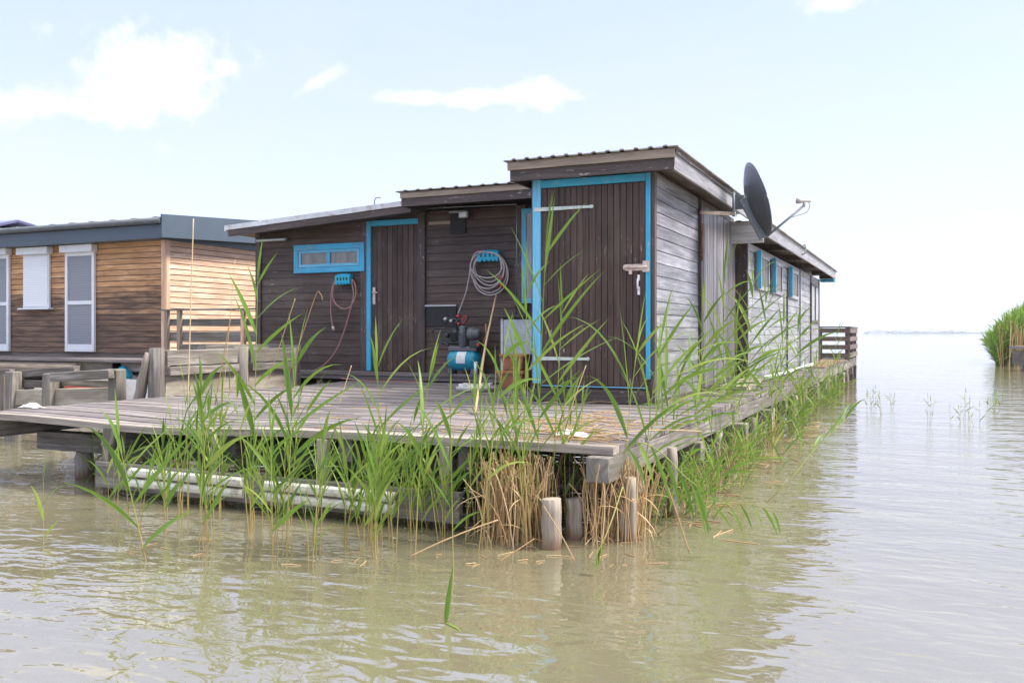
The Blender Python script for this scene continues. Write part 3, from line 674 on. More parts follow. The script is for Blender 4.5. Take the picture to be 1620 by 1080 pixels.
mb = MB(); mb.box(X0, gx(1031)-.002, YS-.05, YS, .612, dz0-.04); mb.build('base_board', M['brownedge'], shed, bevel=.004)
mb = MB(); mb.box(X0, gx(845)-.002, YS-.02, YS, dz0-.04, 2.93); mb.build('corner_board', M['brownedge'], shed, bevel=.004)
def strap(z, xa_, xb_):
    mb = MB(); mb.hexa([(xa_, YS-.052, z-.021), (xa_, YS-.046, z-.021), (xa_, YS-.046, z+.021), (xa_, YS-.052, z+.021), (xb_, YS-.042, z-.013), (xb_, YS-.034, z-.013), (xb_, YS-.034, z+.013), (xb_, YS-.042, z+.013)])
    mb.lathe((xb_, YS-.032, z), (0, -1, 0), [(0, .02), (.009, .02), (.0095, 0)], 14)
    o = mb.build('strap_hinge', M['mint'], door)
    for k in (.25, .5, .75):
        m2 = MB(); x = xa_+(xb_-xa_)*k; m2.lathe((x, YS-.05+.01*k, z), (0, -1, 0), [(0, .007), (.004, .006), (.0045, 0)], 8); m2.build('screw', M['steel'], door)
    return o
strap(gz(895, 330), gx(848), gx(938)); strap(gz(895, 567), gx(848), gx(932))
hx, hz = gx(1007), gz(1007, 423)
mb = MB(); mb.box(gx(992), gx(1019), YS-.045, YS-.033, hz-.035, hz+.03); mb.box(gx(1019), gx(1029), YS-.052, YS-.042, hz-.05, hz+.06)
mb.tube([(gx(992), YS-.055, hz), (gx(1026), YS-.055, hz)], .013, 8); mb.lathe((gx(992), YS-.03, hz), (0, -1, 0), [(0, .03), (.02, .03), (.022, 0)], 14); mb.box(gx(997), gx(1002), YS-.05, YS-.04, hz-.07, hz-.035)
mb.build('door_bolt', M['rustwhite'], door)
zc = gz(1012, 449)
mb = MB(); x = gx(1012); mb.tube([(x, YS-.032, zc+.05), (x, YS-.07, zc+.045), (x, YS-.075, zc), (x, YS-.07, zc-.05), (x, YS-.032, zc-.055)], .009, 8); mb.box(x-.012, x+.012, YS-.037, YS-.031, zc+.03, zc+.09); mb.box(x-.012, x+.012, YS-.037, YS-.031, zc-.11, zc-.03)
mb.build('handle', M['white'], door)
# shed roof
YRf = 8.50; RX0, RX1 = -3.90, -2.165; rzt = 3.10
mb = MB(); mb.box(RX0+.03, RX1-.03, YRf+.035, 12.7, rzt-.12, rzt-.02); roofs = mb.build('roof', M['brownedge'], shed)
mb = MB(); mb.box(RX0+.0, RX1, YRf, YRf+.034, rzt-.20, rzt-.07, seg=6, jit=.002); mb.build('front_fascia', M['brownedge'], roofs)
mb = MB(); mb.box(RX0-.02, RX1+.012, YRf-.028, YRf-.001, rzt-.09, rzt-.005, seg=6, jit=.002); mb.build('front_drip_board', M['tan'], roofs)
mb = MB(); mb.box(RX1-.028, RX1, YRf+.035, 12.72, rzt-.20, rzt-.02, seg=8, jit=.002); mb.build('side_fascia', M['greyfascia'], roofs)
mb = MB(); mb.box(RX1+.001, RX1+.02, YRf-.0, 12.74, rzt-.05, rzt-.002, seg=8, jit=.002); mb.build('side_drip_board', M['brownedge'], roofs)
mb = MB(); mb.box(RX0, RX0+.028, YRf+.035, 12.72, rzt-.20, rzt-.02); mb.build('side_fascia', M['brownedge'], roofs)
sheet('roof_sheet', RX0-.05, RX1+.05, YRf-.06, 12.8, rzt, rzt, 'metal_roof', roofs, .145, .014)

hz_ = MB(); q_ = 4650
hz_.box(-q_, q_, -450, q_, -1.0, 60.0)
hm = bpy.data.materials.new('lake_air'); hm.use_nodes = True; ht = NT(hm.node_tree)
pv = ht.new('ShaderNodeVolumePrincipled'); pv.inputs['Color'].default_value = (.88, .93, 1, 1); pv.inputs['Density'].default_value = .00026; pv.inputs['Anisotropy'].default_value = .2
ho = ht.new('ShaderNodeOutputMaterial'); ht.L(pv.outputs[0], ho.inputs[1])
tag(hz_.build('haze', hm), 'pale air softening the far lake shore', 'haze', kind='stuff')

# ================================================================ NEIGHBOUR HOUSE
YN = 13.9
nx = lambda px: onY(px, 450, YN)[0]
nz_ = lambda px, py: onY(px, py, YN)[1]
XC = nx(262)
house = thing('larch_house', 'low larch-clad house with anthracite roof trim left of the brown cabin', 'house', (XC-4, YN+4, .9))
fz0 = .90; ftop = nz_(258, 372)+.02
mb = MB(); mb.box(XC-11, XC-.03, YN+.03, YN+9, fz0-.1, ftop+.3); mb.build('wall_core', M['darkbeam'], house)
mb = MB(); siding_front(mb, XC-11, XC-.10, fz0, ftop+.05, YN+.03, h=.118, lip=.026, tilt=.012, gap=.016); mb.build('front_wall', M['orange'], house)
mb = MB(); siding_side(mb, YN+.02, YN+9, fz0, ftop+.2, XC-.03, h=.118, lip=.026, tilt=.012, gap=.016); mb.build('side_wall', M['larch'], house)
mb = MB(); mb.box(XC-.10, XC+.002, YN-.02, YN+.016, fz0, ftop+.03); mb.box(XC-.004, XC+.022, YN+.0, YN+.10, fz0, ftop+.1); mb.build('corner_board', M['larch'], house)
# roof trim
rt = nz_(258, 341); YT = YN-.35
trt = onY(258, 341, YT)[1]; trb = onY(258, 376, YT)[1]; xc2 = onY(261, 400, YT)[0]
mb = MB(); mb.box(XC-11.2, xc2-.3, YT+.03, YN+9, trb, trt-.06); roofn = mb.build('roof', M['anthracite'], house)
mb = MB(); mb.box(XC-11.2, xc2-.04, YT, YT+.03, trb, trt-.17); mb.build('front_fascia', M['anthracite'], roofn)
mb = MB(); mb.hexa([(xc2-.035, YT-.08, trb), (xc2, YT-.08, trb), (xc2, YT-.08, trt+.02), (xc2-.035, YT-.08, trt+.02), (xc2-.035, YN+9, trb+.45), (xc2, YN+9, trb+.45), (xc2, YN+9, trt+.65), (xc2-.035, YN+9, trt+.65)]); mb.build('side_trim', M['anthracite'], roofn)
mb = MB(); zg = trt-.10; mb.tube([(XC-11.2, YT-.06, zg-.0), (xc2-.04, YT-.06, zg)], .065, 10); mb.build('gutter', M['gutter'], roofn)
sheet('roof_sheet', XC-11.2, xc2-.05, YT-.02, YN+9, trt-.075, trt-.075, 'gutter', roofn, .6, .05, zback=.5)
def n_open(px0, px1, pyt, pyb, kind):
    x0, x1, z0, z1 = nx(px0), nx(px1), nz_((px0+px1)/2, pyb), nz_((px0+px1)/2, pyt)
    y = YN
    if kind == 'door':
        d = frame('glazed_door', x0, x1, z0, z1-.16, y, .075, .06, 'whitepvc', house)
        zm = z0+(z1-z0)*.46; mb = MB(); mb.box(x0+.07, x1-.07, y-.055, y-.01, zm-.04, zm+.04); mb.box(x0+.07, x1-.07, y-.052, y-.01, z0+.07, z0+.16); mb.build('rail', M['whitepvc'], d)
        mb = MB(); mb.box(x0+.06, x1-.06, y-.03, y-.005, z0+.1, z1-.2); mb.build('roller_blind', M['shuttergrey'], d)
    else:
        d = frame('shuttered_window', x0+.03, x1-.03, z0, z1-.16, y, .06, .05, 'whitepvc', house)
        mb = MB(); mb.box(x0+.06, x1-.06, y-.062, y-.005, z0+.03, z1-.18); mb.build('roller_shutter', M['shutterwhite'], d)
        mb = MB(); mb.box(x0-.05, x1+.05, y-.13, y-.0, z0-.035, z0-.003); mb.build('window_sill', M['whitepvc'], d)
    mb = MB(); mb.box(x0-.05, x1+.05, y-.17, y-.002, z1-.158, z1); mb.build('shutter_box', M['whitepvc'], d, bevel=.01)
n_open(106, 152, 388, 556, 'door'); n_open(38, 82, 392, 487, 'win'); n_open(-30, 17, 394, 555, 'door')
# neighbour walkway
walk = thing('neighbour_walkway', 'grey timber walkway on log beams in front of the larch house', 'walkway', (XC-4, 13, 0))
mb = MB(); y = 12.6
wxr = onY(224, 566, 12.6)[0]
while y < YN-.03:
    mb.box(XC-11, wxr, y, y+.14, fz0-.14, fz0-.09, seg=6, jit=.002); y += .15
mb.box(wxr+.005, XC+2.2, 13.3, YN, fz0-.16, fz0-.10)
mb.build('decking', M['deck'], walk)
mb = MB(); mb.tube([(XC-11, 12.7, fz0-.27), (onY(126, 580, 12.7)[0], 12.7, fz0-.27)], .12, 12, jit=.04); mb.build('log_beam', M['post'], walk)
for x in (XC-.1, XC-1.3):
    mb = MB(); mb.box(x-.12, x+.12, 12.75, 12.85, .35, fz0-.16); mb.build('hanger_post', M['beam'], walk)
mb = MB(); mb.box(onY(126, 580, 12.9)[0], wxr, 12.75, 12.90, fz0-.32, fz0-.15); mb.build('edge_beam', M['beam'], walk)
for x in (XC-7, XC-5, XC-3, XC-1.0, XC+.7):
    pile(x, 12.85, fz0-.33, .1, (0, 0), walk); pile(x, 14.6, fz0-.12, .1, (0, 0), walk)
mb = MB(); mb.box(XC-11, XC-.1, 14.5, 14.6, .1, fz0-.17); mb.build('back_beam', M['darkbeam'], walk)
# railing beside the larch house side wall
YQ = 13.0
q = lambda px, py: onY(px, py, YQ)
rail = thing('plank_railing', 'low railing with two grey planks in front of the pale larch side wall', 'railing', (q(330, 560)[0], YQ, .9))
for px in (262, 282, 383):
    x, zt = q(px, 490); mb = MB(); mb.box(x-.04, x+.04, YQ, YQ+.07, .6, zt); mb.build('post', M['tan'] if px < 300 else M['larch'], rail)
x0, x1 = q(258, 500)[0], q(420, 500)[0]
mb = MB(); zt = q(330, 491)[1]; mb.box(x0-.1, x1, YQ-.02, YQ+.09, zt+.004, zt+.035); mb.build('handrail', M['beam'], rail)
for a, b_ in ((504, 515), (525, 540)):
    z1, z0 = q(330, a)[1], q(330, b_)[1]; mb = MB(); mb.box(x0, x1, YQ+.072, YQ+.10, z0, z1, seg=4, jit=.006); mb.build('plank', M['beam'], rail)
# house behind at the far left with violet roof panels
t_ = thing('panel_roof_house', 'house at the far left edge showing only its violet-blue panel roof', 'house', (-26, 22, .5))
mb = MB(); xe = onY(32, 350, 22)[0]-2.6; ze = onY(28, 358, 22)[1]
mb.box(xe-6, xe-.4, 22.3, 27, .5, ze-.1); mb.build('wall', M['plaster'], t_)
mb = MB(); mb.hexa([(xe-7, 21.9, ze-.1), (xe+.1, 21.9, ze-.1), (xe+.1, 21.9, ze), (xe-7, 21.9, ze), (xe-7, 24.5, ze+.6), (xe-.9, 24.5, ze+.6), (xe-.9, 24.5, ze+.7), (xe-7, 24.5, ze+.7)]); mb.build('roof', M['solar'], t_)
mb = MB(); mb.hexa([(xe-7, 24.502, ze+.6), (xe-.9, 24.502, ze+.6), (xe-.9, 24.502, ze+.7), (xe-7, 24.502, ze+.7), (xe-7, 27.4, ze-.1), (xe+.1, 27.4, ze-.1), (xe+.1, 27.4, ze), (xe-7, 27.4, ze)]); mb.build('roof_back', M['solar'], t_)
# small boat under the walkway
t_ = thing('small_boat', 'small white blue and red boat moored in the shade under the walkway', 'boat', (-11.5, 12.0, 0))
bp = onZ(214, 606, .35); bx, by = bp.x-.4, bp.y
mb = MB(); lps = []
for i in range(9):
    u = i/8; hw = .5*math.sin(math.pi*min(1, .32+u*.68))**.7; x = bx-1.3+2.4*u
    lps.append([(x, by-hw, .42+.12*(1-u)), (x, by-hw*.7, -.02), (x, by+hw*.7, -.02), (x, by+hw, .42+.12*(1-u)), (x, by+hw*.9, .40+.12*(1-u)), (x, by+hw*.6, .12), (x, by-hw*.6, .12), (x, by-hw*.9, .40+.12*(1-u))])
mb.sweep(lps, .5, 0, 0, False); mb.build('hull', M['white'], t_)
mb = MB(); mb.box(bx-.9, bx+.6, by-.535, by-.5, .22, .34); mb.build('stripe', M['red'], t_)
mb = MB(); mb.lathe((bx+.2, by-.1, .42), (0, 0, 1), [(0, .16), (.12, .17), (.24, .08), (.26, 0)], 12); mb.build('cover', M['tealplastic'], t_)

# ================================================================ BULKHEAD beside the deck (behind its left edge)
XB = -8.02
bh = thing('plank_bulkhead', 'grey post and plank bulkhead with concrete infill along the left deck edge', 'bulkhead', (XB, 9, 0))
def sy(px, X=XB): return onX(px, 600, X)[0]
yA = 7.71; yB = 9.11; yC = 10.15
for y, r_, zt in ((yA, .088, 1.15), (yB, .10, 1.15), (yC, .08, 1.12)):
    mb = MB(); mb.tube([(XB, y, z) for z in (-.4, .2, .6, .9, zt)], [r_*rng.uniform(.95, 1.05) for _ in range(5)], 10, jit=.06); mb.build('post', M['beam'], bh)
for y0, y1 in ((yA+.11, yB-.12), (yB+.13, yC-.08)):
    mb = MB(); mb.box(XB-.02, XB+.06, y0, y1, .94, 1.12, seg=5, jit=.006); mb.build('plank', M['beam'], bh, bevel=.005)
    mb = MB(); mb.box(XB-.03, XB+.10, y0, y1, .83, .925, seg=5, jit=.006); mb.build('plank', M['beam'], bh, bevel=.005)
    mb = MB(); mb.box(XB-.04, XB+.03, y0, y1, .2, .825, seg=5, jit=.006); mb.build('infill', M['bulk'], bh)
mb = MB(); mb.box(XB-.6, XB-.4, yA+1.2, yC, .98, 1.16, seg=4, jit=.01); mb.build('back_beam', M['beam'], bh)
mb = MB(); mb.box(XB-2.2, XB+.02, yC+.12, yC+.18, .96, 1.16, seg=4, jit=.01); mb.box(XB-2.2, XB+.02, yC+.12, yC+.18, .6, .93, seg=4, jit=.01); mb.build('back_plank', M['beam'], bh)
# leaning driftwood trunk
mb = MB(); p0 = onX(212, 636, -8.3); p1 = onX(234, 556, -8.15)
pl0 = onY(214, 628, 7.62); pl1 = onY(234, 558, 7.62); P0_ = Vector((pl0[0], 7.62, pl0[1]-.25)); P1_ = Vector((pl1[0], 7.62, pl1[1])); mb.tube([P0_.lerp(P1_, k/7)+Vector((rng.uniform(-.012, .012), 0, 0)) for k in range(8)], [.075, .07, .068, .06, .062, .05, .045, .03], 10, jit=.16)
tag(mb.build('leaning_log', M['post'], loc=(-8.3, p0[0], .3)), 'bleached split log leaning against the bulkhead end post', 'log')
# low crib at left
YCr = 7.6
c_ = lambda px, py: onY(px, py, YCr)
crib = thing('mooring_crib', 'low grey crib of posts and crossed beams with concrete infill behind the left deck corner', 'crib', (c_(100, 600)[0], YCr, 0))
for px, py in ((21, 588), (81, 590), (185, 584)):
    x, zt = c_(px, py); mb = MB(); mb.box(x-.075, x+.075, YCr-.07, YCr+.07, -.3, zt, seg=4, jit=.007); mb.build('post', M['beam'], crib, bevel=.01)
def cb(name, pxa, pya, pxb, pyb, hpx, yoff, m='beam', d=.09):
    xa_, za_ = onY(pxa, pya, YCr+yoff); xb_, zb_ = onY(pxb, pyb, YCr+yoff); h = hpx/FPX*9.8
    mb = MB(); mb.beam((xa_, YCr+yoff, za_), (xb_, YCr+yoff, zb_), d, h, seg=4, jit=.006); mb.build(name, M[m], crib, bevel=.006)
cb('beam', 84, 597, 176, 591, 15, -.13); cb('beam', 30, 592, 122, 584, 13, .15); cb('beam', 30, 606, 98, 609, 13, .14); cb('beam', 88, 605, 180, 607, 12, .13)
cb('infill', 28, 628, 80, 628, 28, .03, 'bulk', .1); cb('infill', 88, 629, 180, 627, 32, .05, 'bulk', .1)
cb('beam', -20, 590, 20, 588, 12, 1.2)
t2 = thing('mooring_post', 'short grey mooring post at the left frame edge beside the crib', 'post', (c_(6, 600)[0], YCr+1.5, 0))
mb = MB(); x, zt = onY(8, 590, YCr+1.5); mb.box(x-.07, x+.07, YCr+1.43, YCr+1.57, -.3, zt, seg=3, jit=.006); mb.build('post', M['darkbeam'], t2)

# ================================================================ THINGS ON THE FRONT WALL
YQ = YF-.045
wx = lambda px: onY(px, 400, YQ)[0]
wz = lambda px, py: onY(px, py, YQ)[1]
def hose_holder(px, py, nslot, label, w_=.30):
    x, z = wx(px), wz(px, py); t_ = thing('hose_holder', label, 'hose holder', (x, YQ, z))
    mb = MB(); lps = []
    for i in range(9):
        u = (i/8-.5)*w_; zz = z+.035-.9*u*u
        lps.append([(x+u, YQ-.10, zz-.11), (x+u, YQ, zz-.11), (x+u, YQ, zz+.03), (x+u, YQ-.05, zz+.045), (x+u, YQ-.10, zz+.02)])
    mb.sweep(lps, .5); mb.build('body', M['tealplastic'], t_, bevel=.004)
    for k in range(nslot):
        xx = x+(k/(nslot-1)-.5)*w_*.62; zz = z
        mb = MB(); mb.box(xx-.011, xx+.011, YQ-.106, YQ-.101, zz-.03, zz+.02); mb.build('slot', M['blackplastic'], t_)
        mb = MB(); mb.box(xx-.02, xx+.016, YQ-.125, YQ-.10, zz-.095, zz-.062); mb.build('peg', M['tealplastic'], t_, bevel=.003)
    return t_
hose_holder(547, 441, 4, 'turquoise hose holder under the blue framed window carrying the pink hose', .27)
hose_holder(776, 404, 4, 'turquoise hose holder on the middle wall carrying the coiled grey hose', .33)
def smooth(pts, n_=8):
    out = []; P = [pts[0]]+list(pts)+[pts[-1]]
    for i in range(1, len(P)-2):
        for k in range(n_):
            t = k/n_; a, b_, c, d = (Vector(P[i-1]), Vector(P[i]), Vector(P[i+1]), Vector(P[i+2]))
            out.append(.5*((2*b_)+(-a+c)*t+(2*a-5*b_+4*c-d)*t*t+(-a+3*b_-3*c+d)*t**3))
    out.append(Vector(P[-2])); return out
def pxpts(lst, yo=0): return [(onY(a, b_, YQ)[0], YQ-.06-yo-(c[0] if c else 0), onY(a, b_, YQ)[1]) for a, b_, *c in lst]
t_ = thing('pink_hose', 'dusty pink hose looped over the holder under the blue window', 'hose', (wx(545), YQ, wz(545, 500)))
mb = MB(); mb.tube(smooth(pxpts([(530, 518), (527, 490), (529, 458), (534, 445), (530, 462), (533, 478), (545, 488), (558, 485), (566, 468), (566, 452), (560, 443), (563, 465), (560, 482), (551, 515), (540, 545), (528, 565), (512, 580), (495, 588)])), .011, 8); mb.build('tubing', M['hosered'], t_)
mb = MB(); a = pxpts([(530, 516), (532, 523)]); mb.tube(a, .02, 8); mb.build('connector', M['rustwhite'], t_)
mb = MB(); mb.tube(smooth([(wx(560), YF-.38, .64), (wx(600), YF-.42, .622), (wx(640), YF-.40, .622), (wx(690), YF-.42, .622)]), .009, 6); mb.build('floor_run', M['hosered'], t_)
t_ = thing('grey_hose', 'long grey hose coiled over the holder and led down to the compressor', 'hose', (wx(775), YQ, wz(775, 440)))
mb = MB(); pts = []
for k in range(6):
    w1 = (22+k*1.1, 25, 28, 27, 29, 26)[k] if k else 22; hb = (446, 452, 457, 463, 467, 440)[k]; off = (k % 3)*.02
    for j in range(10):
        a = math.tau*j/10; cx = 777+math.sin(k*2.1)*2; top = 399; cy = (top+hb)/2; ry = (hb-top)/2
        pts.append((cx-w1*math.sin(a)*(.96+.08*math.sin(k+a)), cy-ry*math.cos(a), off+.01*math.sin(j)))
pts.append((762, 399, .05)); pts += [(752, 412, .05), (747, 440, .04), (742, 462, .03), (734, 483, .02), (730, 497, .05)]
mb.tube(smooth(pxpts(pts), 4), .0105, 7); mb.build('tubing', M['hosegrey'], t_)
for a in ((798, 440), (798, 452)):
    mb = MB(); p = pxpts([(a[0]-1, a[1]-3), (a[0]+1, a[1]+3)], .05); mb.tube(p, .018, 8); mb.build('connector', M['red'], t_)
# flood light, mats, light strips, conduit
t_ = thing('floodlight', 'small square floodlight beside the black mat high on the middle wall', 'lamp', (wx(740), YQ, wz(740, 341)))
x, z = wx(739.5), wz(740, 341)
mb = MB(); mb.box(x-.075, x+.075, YQ-.14, YQ-.09, z-.05, z+.05); mb.box(x-.03, x+.03, YQ-.09, YQ+.0, z-.02, z+.02); mb.build('housing', M['steel'], t_, bevel=.008)
mb = MB(); mb.box(x-.055, x+.055, YQ-.146, YQ-.141, z-.036, z+.03); mb.build('glass', M['lens'], t_)
t_ = thing('wall_mat', 'small black ribbed mat hanging beside the floodlight', 'mat', (wx(726), YQ, wz(726, 352)))
mb = MB(); mb.box(wx(713), wx(737), YQ-.02, YQ+.018, wz(726, 370), wz(726, 337), seg=4, jit=.003); mb.build('mat', M['black'], t_)
mb = MB(); mb.box(wx(712), wx(738), YQ-.035, YQ+.018, wz(726, 337), wz(726, 334)); mb.build('batten', M['steel'], t_)
t_ = thing('wall_mat', 'large black sheet hanging behind the compressor under a steel batten', 'mat', (wx(698), YQ, wz(698, 500)))
mb = MB(); mb.box(wx(674), wx(722), YQ-.012, YQ+.018, wz(698, 516), wz(698, 485), seg=5, jit=.004); mb.build('mat', M['black'], t_)
mb = MB(); mb.box(wx(673), wx(723), YQ-.03, YQ+.018, wz(698, 484.7), wz(698, 482)); mb.build('batten', M['steel'], t_)
mb = MB(); mb.box(wx(678), wx(713), YQ-.003, YQ+.018, wz(695, 355), wz(695, 350.5)); tag(mb.build('batten', M['tan'], loc=(wx(695), YQ, wz(695, 352))), 'pale thin wooden batten left of the small black mat', 'batten')
t_ = thing('tube_light', 'grey tube light at the top left corner of the left wall', 'lamp', (wx(433), YQ, wz(433, 380)))
mb = MB(); mb.box(wx(408), wx(455), YQ-.05, YQ+.02, wz(433, 382), wz(433, 377.5)); mb.build('housing', M['steel'], t_, bevel=.006)
mb = MB(); z = wz(433, 380); mb.tube([(wx(410), YQ-.06, z), (wx(453), YQ-.06, z)], .014, 8); mb.build('tube', M['whitepvc'], t_)
t_ = thing('tube_light', 'thin pale tube light tucked under the tall shed roof above the door', 'lamp', (gx(888), YS, gz(888, 282)))
mb = MB(); z = gz(888, 281.5); mb.box(gx(855), gx(921), YS-.07, YS-.0435, z-.012, z+.012); mb.build('housing', M['whitepvc'], t_, bevel=.004)
t_ = thing('conduit', 'thin grey conduit running along the middle wall top and down its right side', 'pipe', (wx(740), YQ, wz(740, 328)))
mb = MB(); mb.tube([(wx(660), YQ-.02, wz(660, 331)), (wx(740), YQ-.02, wz(740, 327)), (wx(818), YQ-.02, wz(818, 323.5)), (wx(819), YQ-.02, wz(819, 330)), (wx(817), YQ-.02, wz(817, 500))], .009, 6); mb.build('pipe', M['steel'], t_)
for px, py in ((700, 329), (740, 327), (785, 325), (817.5, 350), (817, 420)):
    mb = MB(); x, z = wx(px), wz(px, py); mb.box(x-.012, x+.012, YQ-.036, YQ+.012, z-.016, z+.016); mb.build('clip', M['gutter'], t_)
# galvanised cupboard between wall and shed
t_ = thing('metal_cupboard', 'galvanised sheet cupboard with brown top standing left of the tall shed', 'cupboard', (wx(815), 11.3, PZ))
YC = 11.22; x0, x1 = onY(790, 550, YC)[0], onY(850, 550, YC)[0]; z1, z0 = onY(815, 502, YC)[1], PZ-.02
mb = MB(); mb.box(x0, x1, YC, YC+.3, z0, z1); mb.build('body', M['brownedge'], t_, bevel=.004)
mb = MB(); mb.box(x0+.07, x1, YC-.02, YC-.002, z0+.03, z1-.03); mb.build('panel', M['galv'], t_)
mb = MB(); mb.box(x0+.035, x0+.068, YC-.03, YC-.002, z0+.0, z1-.01); mb.build('edge_strip', M['mint'], t_)
mb = MB(); mb.box(x0-.04, x1+.05, YC-.08, YC+.32, z1+.002, z1+.03); mb.build('top', M['brownedge'], t_, bevel=.004)
# stack: terracotta planters
def planter(x, y, z, s, label):
    t_ = thing('flower_pot', label, 'flower pot', (x, y, z)); h = .26*s
    mb = MB(); mb.sweep([[(x-a, y-a, z+b_), (x+a, y-a, z+b_), (x+a, y+a, z+b_), (x-a, y+a, z+b_)] for a, b_ in ((.16*s, 0), (.2*s, h*.8), (.22*s, h*.8), (.22*s, h), (.185*s, h), (.17*s, h*.7))], .5); mb.build('pot', M['terracotta'], t_, bevel=.008)
    mb = MB(); mb.box(x-.165*s, x+.165*s, y-.165*s, y+.165*s, z+h*.6, z+h*.72, seg=3, jit=.01); mb.build('soil', M['dirtbrown'], t_)
p = onZ(805, 616, .61); planter(p.x, p.y+.2, .615, .9, 'large square terracotta planter standing on the deck left of the tall shed')
planter(p.x+.02, p.y+.2, .615+.238, .78, 'smaller terracotta pot stacked on the large planter beside the shed')
# parasol base
c = onZ(753, 617, .62); t_ = thing('parasol_base', 'round concrete parasol base with a short steel tube on the deck', 'parasol base', (c.x, c.y, .612))
mb = MB(); mb.lathe((c.x, c.y, .612), (0, 0, 1), [(0, .24), (.04, .25), (.05, .245), (.055, .2), (.085, .16), (.09, .03)], 28); mb.build('disc', M['concrete'], t_)
mb = MB(); mb.lathe((c.x, c.y, .70), (0, 0, 1), [(0, .028), (.27, .028), (.27, .022), (.1, .022)], 14); mb.build('tube', M['galv'], t_)
for k in range(9):
    a = k*.7; mb = MB(); mb.box(c.x+math.cos(a)*.17-.03, c.x+math.cos(a)*.17+.03, c.y+math.sin(a)*.17-.025, c.y+math.sin(a)*.17+.025, .66, .70, jit=.008); 
    if k == 0: allm = mb
    else:
        b = len(allm.v); allm.v += mb.v; allm.f += [tuple(i+b for i in f) for f in mb.f]; allm.uv += mb.uv; allm.r += mb.r; allm.m += mb.m; allm.sm += mb.sm
tag(allm.build('gravel', M['white'], loc=(c.x, c.y, .66)), 'pale stones lying on the parasol base', 'stones', kind='stuff')
# ---- compressor
YK = 11.30
kx = lambda px: onY(px, 550, YK)[0]
kz = lambda px, py: onY(px, py, YK)[1]
t_ = thing('air_compressor', 'turquoise tank air compressor with grey motor standing at the middle wall', 'compressor', (kx(737), YK, PZ-.02))
zt_, zb_ = kz(735, 553), kz(735, 586); rr = (zt_-zb_)/2; zc = (zt_+zb_)/2; xa_, xb_ = kx(710), kx(760)
mb = MB(); L_ = xb_-xa_; prof = [(0, 0), (.006, rr*.35), (.02, rr*.65), (.045, rr*.88), (.08, rr), (L_-.08, rr), (L_-.045, rr*.88), (L_-.02, rr*.65), (L_-.006, rr*.35), (L_, 0)]
mb.lathe((xa_, YK, zc), (1, 0, 0), prof, 28); mb.build('tank', M['teal'], t_)
mb = MB(); mb.sweep([[(x, YK+math.sin(a)*(rr+.003), zc+math.cos(a)*(rr+.003)) for a in (-1.25+.12*i for i in range(-5, 6))] + [(x, YK+math.sin(a)*(rr-.002), zc+math.cos(a)*(rr-.002)) for a in (-1.25+.12*i for i in range(5, -6, -1))] for x in (kx(729), kx(743))], .5); mb.build('sticker', M['white'], t_)
for px in (716, 752):
    mb = MB(); mb.box(kx(px)-.025, kx(px)+.025, YK-.1, YK+.1, PZ-.026, zb_+.03); mb.build('foot', M['greyplastic'], t_, bevel=.004)
mb = MB(); mb.box(xa_+.03, xb_-.02, YK-.09, YK+.09, zt_-.02, zt_+.05); mb.build('saddle', M['greyplastic'], t_, bevel=.015)
ms = kz(740, 530)
mb = MB(); mb.lathe((kx(741), YK, kz(741, 528)), (1, 0, 0), [(0, .0), (.0, .085), (.02, .1), (.09, .1), (.11, .08), (.17, .075), (.19, .05), (.19, 0)], 22); mb.build('motor', M['greyplastic'], t_)
mb = MB(); mb.sweep([[(kx(732), YK-.13, a), (kx(741), YK-.13, a), (kx(741), YK+.02, a), (kx(732), YK+.02, a)] for a in (kz(735, 548), kz(735, 522), kz(735, 515))], .5); mb.build('cover', M['greyplastic'], t_, bevel=.02)
for k in range(6):
    mb = MB(); z = kz(735, 544)+k*.028; mb.box(kx(733), kx(740), YK-.136, YK-.131, z, z+.010); mb.build('vent_slot', M['blackplastic'], t_)
mb = MB(); mb.box(kx(748), kx(764), YK-.12, YK-.02, kz(755, 549), kz(755, 538)); mb.build('switch_box', M['blackplastic'], t_, bevel=.006)
mb = MB(); mb.lathe((kx(722), YK-.02, kz(722, 540)), (0, 0, 1), [(0, .06), (.16, .06), (.17, .045), (.2, .045), (.21, 0)], 16)
for k in range(6): mb.lathe((kx(722), YK-.02, kz(722, 540)+.02*k+.02), (0, 0, 1), [(0, .06), (.002, .075), (.008, .075), (.01, .06)], 16)
mb.build('pump_head', M['blackplastic'], t_)
for px, py, r_, col in ((710, 505, .03, 'steel'), (719, 508, .03, 'steel'), (728, 510, .03, 'blackplastic'), (712, 530, .032, 'blackplastic'), (730, 500, .024, 'red'), (731, 512, .02, 'red'), (712, 531, .014, 'red'), (762, 545, .026, 'red'), (709, 575, .02, 'red'), (738, 540, .02, 'steel')):
    mb = MB(); mb.lathe((kx(px), YK-.10, kz(px, py)), (0, -1, 0), [(-.04, 0), (-.04, r_), (.0, r_), (.02, r_*.8), (.022, 0)], 12); mb.build('fitting' if col != 'red' else 'red_knob', M[col], t_)
mb = MB(); P = lambda l, yo=0: [(kx(a), YK-.08-yo, kz(a, b_)) for a, b_ in l]
mb.tube(smooth(P([(714, 545), (700, 540), (691, 532), (689, 523), (696, 519), (709, 520)])), .014, 8); mb.tube(smooth(P([(735, 505), (741, 498), (745, 500), (742, 508), (735, 514)])), .01, 8); mb.tube(smooth(P([(708, 512), (720, 505), (732, 507)])), .016, 8); mb.build('air_hose', M['blackplastic'], t_)
mb = MB(); mb.tube(smooth(P([(735, 507), (741, 500), (743, 503), (738, 512)], .02)), .007, 8); mb.build('red_hose', M['red'], t_)
mb = MB(); mb.tube(P([(764, 545), (771, 530), (770, 512)], -.05), .012, 8); mb.build('handle_bar', M['hosered'], t_)
